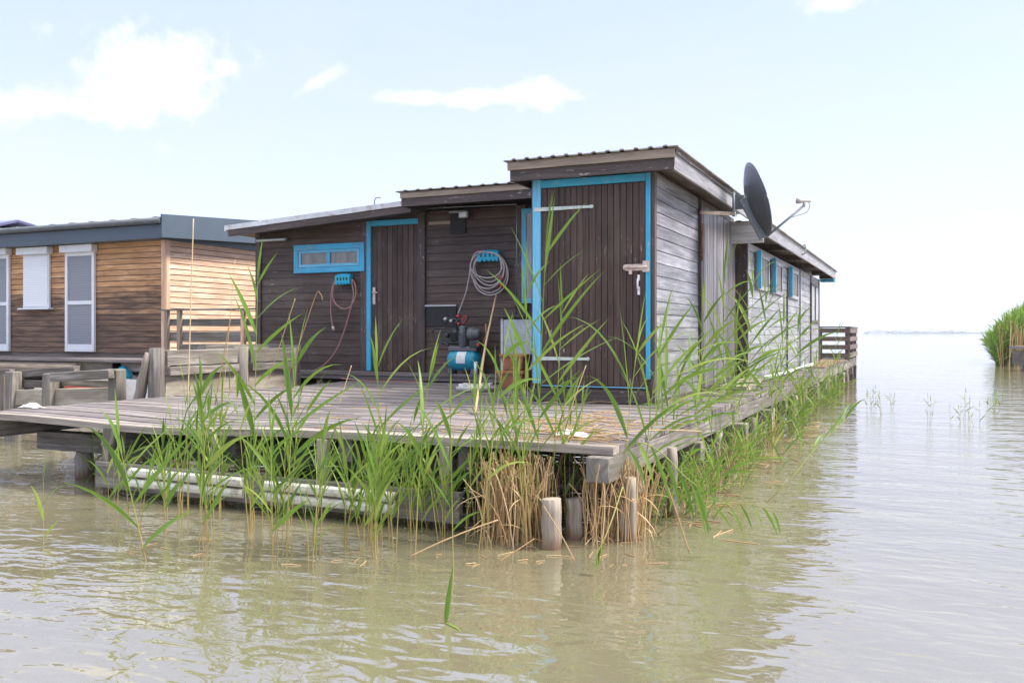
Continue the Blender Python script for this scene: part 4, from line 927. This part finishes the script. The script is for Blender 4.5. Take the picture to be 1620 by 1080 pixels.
mb = MB(); mb.box(kx(700), kx(735), YK-.06, YK+.06, kz(722, 545), kz(722, 522)); mb.build('crankcase', M['blackplastic'], t_, bevel=.02)
# long dry cane leaning
mb = MB(); a = Vector(onZ(751, 655, .615)); b_ = Vector((onY(785, 466, 10.9)[0], 10.9, onY(785, 466, 10.9)[1]))
mb.tube([a, a.lerp(b_, .5)+Vector((0, -.05, -.02)), b_], [.013, .012, .01], 7)
tag(mb.build('bamboo_cane', M['dry'], loc=a), 'long straight tan cane leaning in front of the compressor', 'cane')

# ================================================================ SATELLITE DISH
DD = Vector((-1.78, 11.75, 0)); dep = 11.75*.91+1.78*.415
Pd = lambda px, py, yy=10.9: Vector((onY(px, py, yy)[0], yy, onY(px, py, yy)[1]))
cD = Pd(1199, 316); sd_ = thing('satellite_dish', 'large charcoal satellite dish on the edge of the shed roof', 'satellite dish', cD)
nrm = (rgt*.95-fwd*.03+Vector((0, 0, .27))).normalized(); sidev = nrm.cross(Vector((0, 0, 1))).normalized(); upv = sidev.cross(nrm)
mb = MB(); NR = 9; NA = 40; RX_, RZ_ = .40, .445
for layer, off in ((0, 0), (1, -.012)):
    for i in range(NR+1):
        k = i/NR
        for j in range(NA):
            a = math.tau*j/NA; p = cD+sidev*math.cos(a)*RX_*k+upv*math.sin(a)*RZ_*k+nrm*(-.11*(1-k*k)+off)
            mb.v.append(p)
def vid(l, i, j): return l*(NR+1)*NA+i*NA+j % NA
for i in range(NR):
    for j in range(NA):
        mb.face((vid(0, i, j), vid(0, i+1, j), vid(0, i+1, j+1), vid(0, i, j+1)), ((0, 0),)*4, .5, 0, True)
        mb.face((vid(1, i, j+1), vid(1, i+1, j+1), vid(1, i+1, j), vid(1, i, j)), ((0, 0),)*4, .5, 0, True)
for j in range(NA): mb.face((vid(0, NR, j), vid(1, NR, j), vid(1, NR, j+1), vid(0, NR, j+1)), ((0, 0),)*4, .5)
for l in (0, 1):
    pass
mb.build('reflector', M['dish'], sd_)
mb = MB(); mb.tube([cD+sidev*math.cos(a)*RX_+upv*math.sin(a)*RZ_ for a in (math.tau*j/40 for j in range(41))], .011, 6); mb.build('rim', M['dish'], sd_)
back = lambda s_, u_, n_: cD+sidev*s_+upv*u_+nrm*n_
mb = MB(); mb.beam(back(0, .06, -.16), back(0, -.46, -.05), .035, .12, up=tuple(nrm)); mb.build('back_spine', M['bracket'], sd_, bevel=.006)
Bk = back(0, .04, -.17); Wp = Pd(1162, 320)
mb = MB(); mb.beam(Bk+Vector((0, 0, -.02)), Wp+Vector((0, 0, .0)), .03, .17); mb.build('bracket', M['bracket'], sd_, bevel=.005)
for u_, n_ in ((.02, 0), (-.07, 0)):
    mb = MB(); q0 = Bk+Vector((0, 0, u_)); mb.lathe(q0-fwd*.03, -fwd, [(0, .012), (.012, .011), (.013, 0)], 8); mb.build('bolt', M['steel'], sd_)
mb = MB(); mb.tube([Wp+Vector((0, 0, -.17)), Wp+Vector((0, 0, .12))], .027, 10); mb.build('mast', M['galv'], sd_)
wl = Vector((X1+.03, onX(1108, 337, X1+.03)[0], Wp.z-.14))
mb = MB(); mb.tube([wl, Wp+Vector((0, 0, -.14))], .022, 10); mb.build('wall_arm', M['rustwhite'], sd_)
Lb = back(0, -.45, -.02); Lt = Pd(1272, 325, 11.2)
mb = MB(); mb.tube([Lb, Lt], .014, 8); mb.build('feed_arm', M['gutter'], sd_)
mb = MB(); mb.tube([Lt+Vector((0, 0, -.02)), Lt+Vector((0, 0, .05))], .016, 8); mb.lathe(Lt+Vector((0, 0, .055))-rgt*.09, rgt, [(0, 0), (0, .034), (.05, .034), (.055, .024), (.1, .024), (.105, .018), (.17, .018), (.17, 0)], 12); mb.build('receiver', M['hosegrey'], sd_)
mb = MB(); mb.tube(smooth([Lt+Vector((0, 0, .04))+rgt*.05, Lt+rgt*.07, Lt+rgt*.03-Vector((0, 0, .08)), Lt+(Lb-Lt)*.2-Vector((0, 0, .05)), Lt+(Lb-Lt)*.4]), .004, 5); mb.build('cable', M['gutter'], sd_)

# ================================================================ LOW THINGS ALONG THE SIDE WALL
mb = MB(); mb.tube([(-2.12, 13.6, .655), (-2.1, 16.5, .65), (-2.13, 20.2, .655)], .035, 8, jit=.03); tag(mb.build('drain_pipe', M['whitepvc'], loc=(-2.1, 16, .65)), 'long white pipe lying on the walkway along the rear wall', 'pipe')
mb = MB(); mb.box(-2.15, -2.10, 18.3, 18.36, .615, .82); tag(mb.build('white_post', M['whitepvc'], loc=(-2.12, 18.3, .61)), 'short white post standing beside the long pipe', 'post')
for k, (y, s_, lb) in enumerate(((11.2, .16, 'pale crumbling plank lying nearest by the upright boards'), (11.9, .13, 'bleached board piece lying behind the nearest plank at the side door'), (12.5, .12, 'small bleached wood scrap at the end of the side door'))):
    mb = MB(); mb.box(-2.3, -2.3+s_*2.2, y, y+s_*4, .617, .617+.05+.01*k, seg=4, jit=.012); tag(mb.build('wood_scrap', M['bulk'], loc=(-2.2, y, .617)), lb, 'wood scrap')
# white rag and feathers on the left deck end, white remains at the deck corner
def rag(px, py, s_, label, name='white_rag', z=None):
    c = onZ(px, py, .62); mb = MB(); R_ = random.Random(px); N = 10
    z0_ = deck_z(c.x, c.y)+.006
    for i in range(N):
        for j in range(N):
            u, v = (i/(N-1)-.5), (j/(N-1)-.5); e = max(0, 1-(u*u+v*v)*3.4)
            mb.v.append(Vector((c.x+u*s_*2.2+R_.uniform(-.01, .01), c.y+v*s_+R_.uniform(-.01, .01), z0_+e*.05*R_.uniform(.4, 1))))
    for i in range(N-1):
        for j in range(N-1): mb.face((i*N+j, (i+1)*N+j, (i+1)*N+j+1, i*N+j+1), ((0, 0),)*4, .5, 0, True)
    o = mb.build(name, M['white'], loc=(c.x, c.y, .61)); sl = o.modifiers.new('Solidify', 'SOLIDIFY'); sl.thickness = .004
    tag(o, label, 'rag'); return o
rag(50, 643, .11, 'crumpled white rag on the left end of the deck')
rag(905, 688, .12, 'flattened white scrap among dry reeds near the deck corner', 'white_scrap')

# ================================================================ REEDS
def leaf(mb, base, d, length, width, droop, rnd, r, mat=1, seg=6, twist=0):
    d = Vector(d).normalized(); side = d.cross(Vector((0, 0, 1)))
    if side.length < .1: side = Vector((1, 0, 0))
    side = side.normalized(); side = (Matrix.Rotation(twist, 3, d) @ side)
    p = Vector(base); pts = []; sl = length/seg; dirv = d.copy()
    for i in range(seg+1):
        pts.append((p.copy(), dirv.copy())); dirv = (dirv+Vector((0, 0, -1))*droop*(i+1)/seg*.5).normalized(); p = p+dirv*sl
    b = len(mb.v)
    for i, (q, dv) in enumerate(pts):
        k = i/seg; w_ = width*(.35+2.2*k if k < .3 else 1.0*(1-((k-.3)/.7)**1.7))
        w_ = max(w_, .0008); nn = side.cross(dv).normalized()
        mb.v += [q-side*w_*.5+nn*w_*.18, q, q+side*w_*.5+nn*w_*.18]
    for i in range(seg):
        for s_ in (0, 1):
            a = b+i*3+s_; mb.face((a, a+1, a+4, a+3), ((i*.1, s_*.5), (i*.1, s_*.5+.5), (i*.1+.1, s_*.5+.5), (i*.1+.1, s_*.5)), rnd, mat, True)
def stem_pts(base, h, lean, bend, n_=8):
    pts = []; base = Vector(base); lean = Vector((lean[0], lean[1], 0))
    for i in range(n_+1):
        k = i/n_; pts.append(base+Vector((0, 0, h*k))+lean*k+Vector((bend[0], bend[1], 0))*k*k*k - Vector((0, 0, 1))*(Vector((bend[0], bend[1], 0)).length*k**4*.5))
    return pts
def reed_geo(sm, lm, base, h, lean=(0, 0), bend=(0, 0), nl=7, ll=.38, lw=.02, r=rng, start=.3, dry=False, pts=None, face=None, n=6, seg=6, sr=None, droop=.5, el_=(.42, .85), wind=0):
    pts = pts or stem_pts(base, h, lean, bend)
    r0 = sr or (.0042 if h > .7 else .003)
    sm.tube(pts, [r0*(1-.65*i/(len(pts)-1)) for i in range(len(pts))], n, rnd=r.random(), mat=0, cap=False)
    m_ = len(pts)-1; az = r.uniform(0, math.tau) if face is None else face
    for i in range(nl):
        k = start+(1-start)*(i+.3*r.random())/nl; f = k*m_; a = min(int(f), m_-1); q = pts[a].lerp(pts[a+1], f-a); td = (pts[a+1]-pts[a]).normalized()
        ang = az+(i % 2)*math.pi+r.uniform(-.6, .6); out = Vector((math.cos(ang), math.sin(ang), 0))
        el = r.uniform(*el_) * (1.0 if k < .85 else .5)
        d = td*math.cos(el)+out*math.sin(el)+rgt*wind*r.uniform(.4, 1); kk = .55+.6*math.sin(math.pi*min(1, (k-start)/(1-start)*.8+.2))
        leaf(lm, q, d, ll*kk*r.uniform(.75, 1.15), lw*r.uniform(.6, 1.25), r.uniform(.15, .9)*droop*1.6, r.random()**1.2, r, 0, seg, r.uniform(.2, 1.4)*r.choice((-1, 1)))
    leaf(lm, pts[-1]-(pts[-1]-pts[-2])*.3, (pts[-1]-pts[-2]).normalized()+Vector((r.uniform(-.15, .15), r.uniform(-.15, .15), .1)), ll*.7, lw*.6, .2, r.random(), r, 0, seg)
def reed(label, base, h, cat='reed', group=None, name='reed', **kw):
    t_ = thing(name, label, cat, base, group); sm, lm = MB(), MB()
    b2 = Vector(base)-Vector((0, 0, .15)); 
    reed_geo(sm, lm, b2, h+.15, **kw); sm.build('stem', M[kw.get('sm', 'stem')] if 0 else M['stem'], t_); lm.build('leaves', M['leaf'], t_); return t_
def px_reed(label, bpx, bpy, tpx, tpy, bend=0, **kw):
    kw.setdefault('wind', .3); kw['lw'] = kw.get('lw', .02)*1.15; kw.setdefault('el_', (.35, .75))
    """base at the waterline pixel, top at the pixel in the same depth plane"""
    b = onZ(bpx, bpy); dpt = b.dot(fwd); top = fwd*dpt+rgt*((tpx-810)/FPX*dpt)+Vector((0, 0, CAM_H+(527-tpy)/FPX*dpt))
    h = top.z; dl = top-b; lean = (dl.x*(1-bend), dl.y*(1-bend)); bd = (dl.x*bend, dl.y*bend)
    return reed(label, b, h+abs(bend)*Vector((dl.x, dl.y, 0)).length*.5, lean=lean, bend=bd, **kw)
rr_ = random.Random(21)
FA = YAW   # leaves fan in the picture plane
px_reed('tallest reed rising in front of the blue left post of the tall shed door', 846, 858, 866, 352, nl=14, ll=.5, lw=.021, start=.32, face=FA, r=rr_, seg=8, bend=.3, droop=.15)
px_reed('slender reed just left of the tallest reed with its top beside the shed door post', 826, 862, 834, 430, nl=9, ll=.42, lw=.019, start=.35, face=FA+.4, r=rr_, seg=8, droop=.3)
px_reed('tall reed with broad leaves before the left corner of the brown cabin', 398, 835, 408, 425, nl=11, ll=.42, lw=.034, start=.33, face=FA, r=rr_, seg=8, droop=.25)
px_reed('bushy reed with upright leaves poking above the deck edge left of centre', 330, 860, 318, 610, nl=11, ll=.36, lw=.026, start=.25, face=FA, r=rr_)
px_reed('reed with big light green leaves above the deck right of the tall left reed', 452, 870, 470, 560, nl=9, ll=.5, lw=.03, start=.35, face=FA, r=rr_, bend=.4)
px_reed('reed reaching over the deck left of the brown plank door', 605, 862, 596, 560, nl=7, ll=.42, lw=.024, start=.5, face=FA, r=rr_, bend=.3)
px_reed('reed arching over the middle of the deck below the compressor', 655, 880, 682, 580, nl=8, ll=.4, lw=.026, start=.5, face=FA, r=rr_, bend=.5)
px_reed('reed nodding over the deck just left of the terracotta planter', 752, 872, 800, 540, nl=7, ll=.34, lw=.026, start=.4, face=FA, r=rr_)
px_reed('reed standing right behind the tallest reed before the shed door', 868, 852, 890, 470, nl=9, ll=.42, lw=.019, start=.4, face=FA, r=rr_, droop=.3)
px_reed('arching reed fanning long leaves across the shed door bottom', 985, 850, 1010, 545, nl=9, ll=.58, lw=.024, start=.5, face=FA, r=rr_, bend=.7, seg=8)
px_reed('reed with leaves sweeping right across the silvered side wall', 1010, 835, 1090, 560, nl=9, ll=.58, lw=.026, start=.5, face=FA, r=rr_, bend=.8, seg=8)
for a_ in ((1030, 800, 1075, 600), (1045, 780, 1120, 560), (1070, 765, 1150, 575), (1090, 745, 1130, 540), (1015, 845, 1050, 520), (1060, 770, 1180, 600), (1110, 730, 1210, 560)):
    px_reed('arching reed in the loose group leaning right at the front of the side walkway', *a_, group='arching reeds leaning right at the front of the side walkway', nl=8, ll=.5, lw=.023, start=.4, face=FA, r=rr_, bend=.6, seg=7)
px_reed('tall reed in front of the upright boards of the side wall', 1140, 715, 1148, 408, nl=11, ll=.55, lw=.032, start=.3, face=FA, r=rr_)
px_reed('tall bushy reed before the dark end panel of the rear wing', 1180, 700, 1192, 440, nl=13, ll=.6, lw=.036, start=.3, face=FA, r=rr_)
px_reed('slim reed between the shed corner and the upright boards', 1120, 725, 1112, 478, nl=10, ll=.5, lw=.03, start=.3, face=FA, r=rr_)
px_reed('leafy reed just left of the dark end panel of the rear wing', 1163, 706, 1166, 500, nl=11, ll=.55, lw=.036, start=.3, face=FA, r=rr_)
px_reed('leafy reed rising under the first blue shutter', 1206, 692, 1212, 468, nl=12, ll=.55, lw=.036, start=.3, face=FA, r=rr_)
px_reed('leafy reed rising right of the third blue shutter', 1262, 664, 1262, 505, nl=11, ll=.6, lw=.038, start=.3, face=FA, r=rr_)
px_reed('reed standing before the second and third blue shutters', 1232, 680, 1240, 500, nl=10, ll=.6, lw=.034, start=.3, face=FA, r=rr_)
px_reed('small lone reed in open water left of the deck', 69, 858, 69, 752, nl=4, ll=.2, lw=.022, start=.3, face=FA, r=rr_)
px_reed('young reed with two long leaves left of the first fender strip', 240, 885, 186, 690, nl=6, ll=.45, lw=.03, start=.25, face=FA, r=rr_)
px_reed('tall reed over the white fender gap with an upright top', 432, 880, 428, 670, nl=6, ll=.34, lw=.024, start=.3, face=FA, r=rr_)
px_reed('reed standing in front of the right fender strip end', 718, 905, 712, 640, nl=7, ll=.36, lw=.02, start=.35, face=FA, r=rr_)
# lone leaf shoot in the foreground water
t_ = thing('reed', 'single bent green leaf sticking out of the foreground water', 'reed', onZ(704, 985)); lm = MB(); b = onZ(704, 985)
leaf(lm, b-Vector((0, 0, .03)), rgt*.12+Vector((0, 0, 1)), .30, .026, .05, .3, rr_, 0, 8, 1.3); leaf(lm, b, rgt*.5-fwd*.7+Vector((0, 0, .1)), .16, .014, .2, .9, rr_, 0); lm.build('leaves', M['leaf'], t_)
sm = MB(); sm.tube([b-Vector((0, 0, .2)), b+Vector((0, 0, .02))], .003, 6); sm.build('stem', M['stem'], t_)
# fallen reed arching from the deck edge down to the water on the right
def path_reed(label, pts, nl, ll, lw, start, down=True, stem='stem'):
    t_ = thing('reed', label, 'reed', pts[0]); sm, lm = MB(), MB(); P_ = smooth(pts, 5)
    sm.tube(P_, [.0045*(1-.6*i/len(P_)) for i in range(len(P_))], 6, cap=False, rnd=.3)
    for i in range(nl):
        k = start+(1-start)*i/max(1, nl-1); a = min(int(k*(len(P_)-1)), len(P_)-2); q = P_[a]; td = (P_[a+1]-P_[a]).normalized()
        d = td*.6+Vector((0, 0, -1 if down else .5))*rr_.uniform(.5, 1)+fwd*rr_.uniform(-.4, .4)
        leaf(lm, q, d, ll*rr_.uniform(.7, 1.1), lw*rr_.uniform(.8, 1.2), .5, rr_.random()*.5+(.4 if i == 1 else 0), rr_, 0, 7, rr_.uniform(.4, 1.4))
    sm.build('stem', M[stem], t_); lm.build('leaves', M['leaf'], t_)
def P3(px, py, dp): return fwd*dp+rgt*((px-810)/FPX*dp)+Vector((0, 0, CAM_H+(527-py)/FPX*dp))
path_reed('fallen reed hanging low over the water right of the deck corner', [P3(1040, 845, 5.9), P3(1085, 815, 5.7), P3(1140, 800, 5.55), P3(1190, 798, 5.45), P3(1228, 812, 5.4)], 7, .21, .017, .35)
path_reed('long bent reed leaning far out over the water from the walkway piles', [P3(1210, 797, 7.0), P3(1250, 758, 7.0), P3(1285, 715, 7.1), P3(1320, 680, 7.2), P3(1345, 655, 7.3)], 6, .34, .022, .5, False)
path_reed('broad leaved reed drooping from the deck corner down to the water', [P3(985, 716, 5.3), P3(1010, 700, 5.2), P3(1045, 715, 5.1), P3(1080, 750, 5.05), P3(1105, 770, 5.0)], 7, .36, .026, .1)
path_reed('bent reed tip dipping into the water below the deck corner', [P3(985, 770, 5.2), P3(965, 830, 5.0), P3(945, 875, 4.9)], 5, .16, .018, .75)
# individual reeds in rows along the front and right side
FRONT = [  # centre px, spread, base py, count, h0, h1, where
    (178, 9, 815, 3, .35, .6, 'in the thin tuft right below the left deck corner'),
    (208, 7, 845, 3, .5, .8, 'in the small tuft left of the first fender strip'),
    (262, 6, 835, 4, .5, .85, 'in the tuft crossing the left end of the left fender strip'),
    (292, 9, 815, 6, .75, 1.05, 'in the tall clump over the left third of the left fender strip'),
    (325, 10, 862, 9, .55, 1.1, 'in the tallest thick clump before the middle of the left fender strip'),
    (352, 6, 820, 5, .7, 1.05, 'in the slim clump before the right part of the left fender strip'),
    (403, 9, 835, 6, .5, 1.1, 'in the clump before the gap between the fender strips'),
    (437, 6, 862, 7, .5, 1.05, 'in the clump at the left end of the right fender strip'),
    (462, 10, 830, 4, .7, 1.1, 'in the loose tall clump over the left third of the right fender strip'),
    (492, 14, 885, 5, .4, .75, 'in the scattered tuft before the middle of the right fender strip'),
    (545, 12, 868, 4, .4, .75, 'in the sparse tuft right of the middle front upright'),
    (592, 13, 872, 16, .4, .78, 'in the densest clump before the right end of the right fender strip'),
    (622, 6, 862, 5, .6, 1.0, 'in the clump just right of the right fender strip end'),
    (660, 12, 850, 10, .45, .85, 'in the wide clump before the bare right end of the fender board'),
    (700, 6, 865, 4, .5, .8, 'in the narrow clump before the right front upright'),
    (738, 8, 850, 5, .5, .85, 'in the clump between the fender board and the dry thatch'),
    (775, 8, 855, 6, .9, 1.4, 'in the tall clump at the left side of the dry thatch'),
    (845, 12, 855, 8, .8, 1.5, 'in the tall clump growing up through the dry thatch below the shed door'),
    (905, 12, 845, 5, .7, 1.15, 'in the loose clump above the two short logs')]
for pxc, sp, pyc, n_, h0, h1, lb in FRONT:
    lb = 'green reed '+lb; cl_ = rr_.gauss(0, .05)
    for i in range(n_):
        b = onZ(rr_.gauss(pxc, sp*.7), pyc+rr_.uniform(-22, 12)); h = h0+(h1-h0)*rr_.random()**1.3; leafy = rr_.random()
        reed(lb, b, h, group=lb.replace('green reed', 'green reeds', 1), lean=(cl_+rr_.gauss(0, .05), rr_.gauss(-.02, .05)), bend=(rr_.gauss(.03, .07), rr_.gauss(0, .04)),
             nl=rr_.randint(3, 7), ll=.19+.13*leafy, lw=.012+.010*leafy, r=rr_, start=.38, el_=(.15, .6), wind=.1, droop=.4, face=FA+rr_.gauss(0, .6), n=5, seg=6)
# side walkway reeds
for i in range(44):
    y = 6.2+(i/44)**1.25*13+rr_.uniform(-.2, .2); b = Vector((-1.62+abs(rr_.gauss(0, .16)), y, 0)); h = rr_.uniform(.4, .8) if y < 9 else (rr_.uniform(.6, 1.1) if rr_.random() < .75 else rr_.uniform(1.1, 1.6))
    lb = 'green reed among those growing along the right edge of the side walkway'
    reed(lb, b, h, group='green reeds along the right edge of the side walkway', lean=(rr_.gauss(.05, .12), rr_.gauss(0, .1)), bend=(rr_.gauss(.08, .15), rr_.gauss(0, .1)), nl=rr_.randint(5, 8), ll=.3, lw=.02, el_=(.2, .7), r=rr_, start=.2, face=FA+rr_.gauss(0, .7), n=5, seg=5)
# thick growth under and along the deck (uncountable)
sm = MB()
for i in range(240):
    if i < 130: y = 6.1+(i/130)**1.3*15; b = Vector((-1.68+rr_.gauss(.0, .11), y+rr_.uniform(-.2, .2), -.1)); h = rr_.uniform(.3, .62)
    else: x = rr_.uniform(-6.9, -2.4); b = Vector((x, rr_.uniform(5.45, 6.3), -.1)); h = rr_.uniform(.45, .66)
    reed_geo(sm, sm, b, h, (rr_.gauss(.06, .1), rr_.gauss(0, .08)), (rr_.gauss(.05, .1), rr_.gauss(-.02, .08)), rr_.randint(4, 6), .24, .015, rr_, .2, el_=(.2, .7), n=4, seg=4, face=FA+rr_.gauss(0, 1))
tag(sm.build('reed_thicket', M['leaf'], loc=(-1.6, 9, 0)), 'thick green reeds crowding under the deck and along its right side', 'reeds', kind='stuff')
# leaves lying across the walkway planks
sm = MB()
for i in range(46):
    y = rr_.uniform(7.5, 17); b = Vector((rr_.uniform(-2.3, -1.6), y, .62+rr_.uniform(0, .1)))
    a = rr_.uniform(0, math.tau); leaf(sm, b, (math.cos(a), math.sin(a), .25), rr_.uniform(.25, .5), .022, .35, rr_.random(), rr_, 0, 5, rr_.uniform(-1, 1))
tag(sm.build('fallen_leaves', M['leaf'], loc=(-2, 12, .62)), 'green reed leaves lying across the side walkway', 'leaves', kind='stuff')
# dry thatch at the front right corner
sm = MB()
for i in range(430):
    px = rr_.choice([rr_.uniform(752, 850), rr_.uniform(765, 860), rr_.uniform(920, 1012)]); b = onZ(px, rr_.uniform(842, 868)); b.y += rr_.uniform(-.05, .35); b.z = -.05
    h = rr_.uniform(.45, .66); ln = (rr_.gauss(0, .06), rr_.gauss(-.02, .05)); bd = (rr_.gauss(0, .06), rr_.gauss(0, .03))
    pts = stem_pts(b, h, ln, bd, 6)
    for q in pts:
        if q.z > .52 and q.y > 5.30: q.z = .52
    sm.tube(pts, [.0038*rr_.uniform(.7, 1.2)]*7, 4, rnd=rr_.random(), cap=False)
    if rr_.random() < .5: leaf(sm, pts[rr_.randint(1, 4)], (rr_.gauss(0, .5), rr_.gauss(0, .3), rr_.uniform(-.8, .3)), rr_.uniform(.12, .3), .009, .8, rr_.random(), rr_, 0, 4, rr_.uniform(-1, 1))
for i in range(70):
    b = onZ(rr_.uniform(1015, 1240), 0.1+rr_.uniform(800, 810)); y = rr_.uniform(6.2, 11); b = Vector((-1.68+rr_.gauss(.03, .06), y, -.05))
    sm.tube(stem_pts(b, rr_.uniform(.25, .5), (rr_.gauss(0, .08), rr_.gauss(0, .08)), (rr_.gauss(0, .1), 0), 4), [.004]*5, 4, rnd=rr_.random(), cap=False)
tag(sm.build('dry_reed_thatch', M['dry'], loc=(-2.2, 5.3, 0)), 'dense brown dry reed stalks hanging around the front right deck piles', 'dry reeds', kind='stuff')
# dry litter on the deck
sm = MB()
for i in range(170):
    px = rr_.gauss(900, 75) if rr_.random() < .75 else rr_.uniform(480, 1090); py = rr_.gauss(680, 16)
    py = min(700, max(625, py)); c = onZ(px, py, .62); 
    if c.y < 5.38 or c.x > -1.75: continue
    a = rr_.gauss(.15, .7); L_ = rr_.uniform(.08, .45); d = Vector((math.cos(a), math.sin(a), 0)); z_ = .618+rr_.random()**2*.05
    sm.tube([Vector((c.x, c.y, z_))-d*L_/2, Vector((c.x, c.y, z_+rr_.uniform(0, .02)))+Vector((-d.y, d.x, 0))*rr_.gauss(0, .02), Vector((c.x, c.y, z_))+d*L_/2], .0028, 4, rnd=rr_.random(), cap=False)
tag(sm.build('dry_reed_litter', M['dry'], loc=(-2.2, 6, .62)), 'broken dry reed litter scattered on the front right of the deck', 'reed litter', kind='stuff')
# individual dry stalks
def stalk(label, a, b_, sag=.04, r0=.004, hook=False):
    a, b_ = Vector(a), Vector(b_); pts = [a, a.lerp(b_, .33)+Vector((0, 0, sag)), a.lerp(b_, .66)+Vector((0, 0, sag)), b_]
    if hook: pts += [b_+rgt*.03+Vector((0, 0, .01)), b_+rgt*.05-Vector((0, 0, .04))]
    mb = MB(); mb.tube(smooth(pts, 4), r0, 6, rnd=rr_.random()); return tag(mb.build('dry_reed_stalk', M['dry'], loc=a), label, 'dry stalk')
stalk('long dry stalk crossing the water from the dry thatch to the right fender', P3(648, 880, 5.25), P3(788, 822, 5.3), .01, .0045)
stalk('very tall thin dry stalk rising before the larch house side wall', P3(297, 640, 6.6), P3(306, 346, 6.6), 0, .0042)
stalk('thin dry stalk leaning right above the bulkhead', P3(340, 640, 6.9), P3(365, 500, 6.9), 0)
stalk('faint thin dry stalk beside the leaning one above the bulkhead', P3(352, 640, 6.9), P3(372, 410, 6.9), 0, .002)
stalk('dry hooked stalk in front of the left wing wall', P3(440, 640, 6.8), P3(500, 466, 6.8), 0, .0032, True)
stalk('straight dry stalk in front of the left wing wall', P3(425, 600, 6.8), P3(467, 472, 6.8), 0, .003)
stalk('short dry stalk standing on the deck below the plank door', P3(536, 640, 6.6), P3(556, 578, 6.6), 0, .003)
stalk('dry stalk rising through the leaves before the shed door bottom', P3(888, 690, 5.6), P3(927, 578, 5.6), 0, .003)
stalk('dry stalk hanging from the deck corner far down to the water', P3(1035, 716, 5.2), P3(1091, 875, 5.1), .02, .004)
stalk('dry stalk stuck obliquely out of the water before the corner piles', P3(860, 800, 5.1), P3(910, 888, 5.0), .01, .003)
stalk('dry stalk bent over the planks at the right deck edge', P3(935, 690, 5.8), P3(1110, 682, 6.2), .02, .004)
stalk('lower dry stalk poking left out of the thatch into the water', P3(790, 888, 5.1), P3(845, 852, 5.2), .0, .003)
# distant sprigs in open water
for i, (px, py, h_) in enumerate(((1375, 650, .35), (1396, 655, .35), (1410, 645, .3), (1473, 670, .38), (1512, 668, .22), (1530, 667, .45), (1543, 672, .28), (1565, 655, .3), (1572, 645, .25), (1380, 640, .3))):
    b = onZ(px, py); t_ = thing('reed_sprig', 'tiny dark reed sprig in the open water right of the walkway', 'reed sprig', b, 'tiny reed sprigs in the open water'); sm, lm = MB(), MB()
    for k in range(3):
        reed_geo(sm, lm, b+Vector((rr_.uniform(-.08, .08), rr_.uniform(-.05, .05), -.1)), h_*rr_.uniform(.6, 1)+.1, (rr_.gauss(0, .05), 0), (0, 0), 2, .15, .014, rr_, .4, n=4, seg=3)
    sm.build('stem', M['stem'], t_); lm.build('leaves', M['leaf'], t_)
# reed island at the right edge
sm = MB()
for i in range(1500):
    px = 1576+rr_.random()**1.15*120; dp = rr_.uniform(36, 46); b = fwd*dp+rgt*((px-810)/FPX*dp); b.z = -.1
    edge = min(1, (px-1572)/45); h = (1.1+1.35*edge**.7)*rr_.uniform(.75, 1.08)
    reed_geo(sm, sm, b, h, (rr_.gauss(-.05, .15), 0), (rr_.gauss(-.05, .12), 0), 7, .5, .05, rr_, .2, n=3, seg=3, sr=.012)
tag(sm.build('reed_island', M['leaf'], loc=far(1600, 38)), 'dense green reed bed at the right edge of the lake', 'reed bed', kind='stuff')
sm = MB()
for i in range(260):
    px = 1580+rr_.random()*110; dp = rr_.uniform(35.6, 37.5); b = fwd*dp+rgt*((px-810)/FPX*dp); b.z = -.1
    sm.tube(stem_pts(b, rr_.uniform(.9, 2.0), (rr_.gauss(0, .12), 0), (0, 0), 3), [.016]*4, 3, rnd=rr_.random(), cap=False)
tag(sm.build('dry_island_stalks', M['dry'], loc=far(1600, 36)), 'dry tan stalks at the foot of the reed bed on the right', 'dry reeds', kind='stuff')
c = far(1650, 31.5); t_ = thing('small_jetty', 'small grey jetty end cut by the right frame edge before the reed bed', 'jetty', c)
mb = MB(); mb.beam(c-rgt*.85+Vector((0, 0, .82)), c+rgt*2+Vector((0, 0, .82)), 1.2, .09); mb.build('decking', M['deck'], t_)
mb = MB(); mb.beam(c-rgt*.8+Vector((0, 0, .45)), c+rgt*2+Vector((0, 0, .45)), 1.0, .5); mb.build('frame', M['darkbeam'], t_)
for s_ in (-.7, .6): 
    mb = MB(); mb.tube([c+rgt*s_+Vector((0, 0, -.3)), c+rgt*s_+Vector((0, 0, .3))], .08, 8); mb.build('pile', M['post'], t_)

# straw and leaf scraps floating round the reeds
sm = MB()
for i in range(46):
    b = onZ(rr_.choice([rr_.uniform(150, 1050), rr_.uniform(720, 1040)]), rr_.uniform(850, 895)); a = rr_.uniform(0, math.tau); L_ = rr_.uniform(.01, .07); d = Vector((math.cos(a), math.sin(a), 0))*L_
    sm.tube([b-d+Vector((0, 0, .002)), b+Vector((rr_.uniform(-.01, .01), 0, .004)), b+d+Vector((0, 0, .002))], .0025, 4, rnd=rr_.random(), cap=False)
for i in range(60):
    y = rr_.uniform(5.6, 14); b = Vector((-1.55+abs(rr_.gauss(0, .2)), y, .003)); a = rr_.uniform(0, math.tau); d = Vector((math.cos(a), math.sin(a), 0))*rr_.uniform(.03, .15)
    sm.tube([b-d, b+d], .003, 4, rnd=rr_.random(), cap=False)
tag(sm.build('floating_straw', M['dry'], loc=(-3, 4.8, 0)), 'small straw scraps floating on the water around the reed stems', 'straw', kind='stuff')
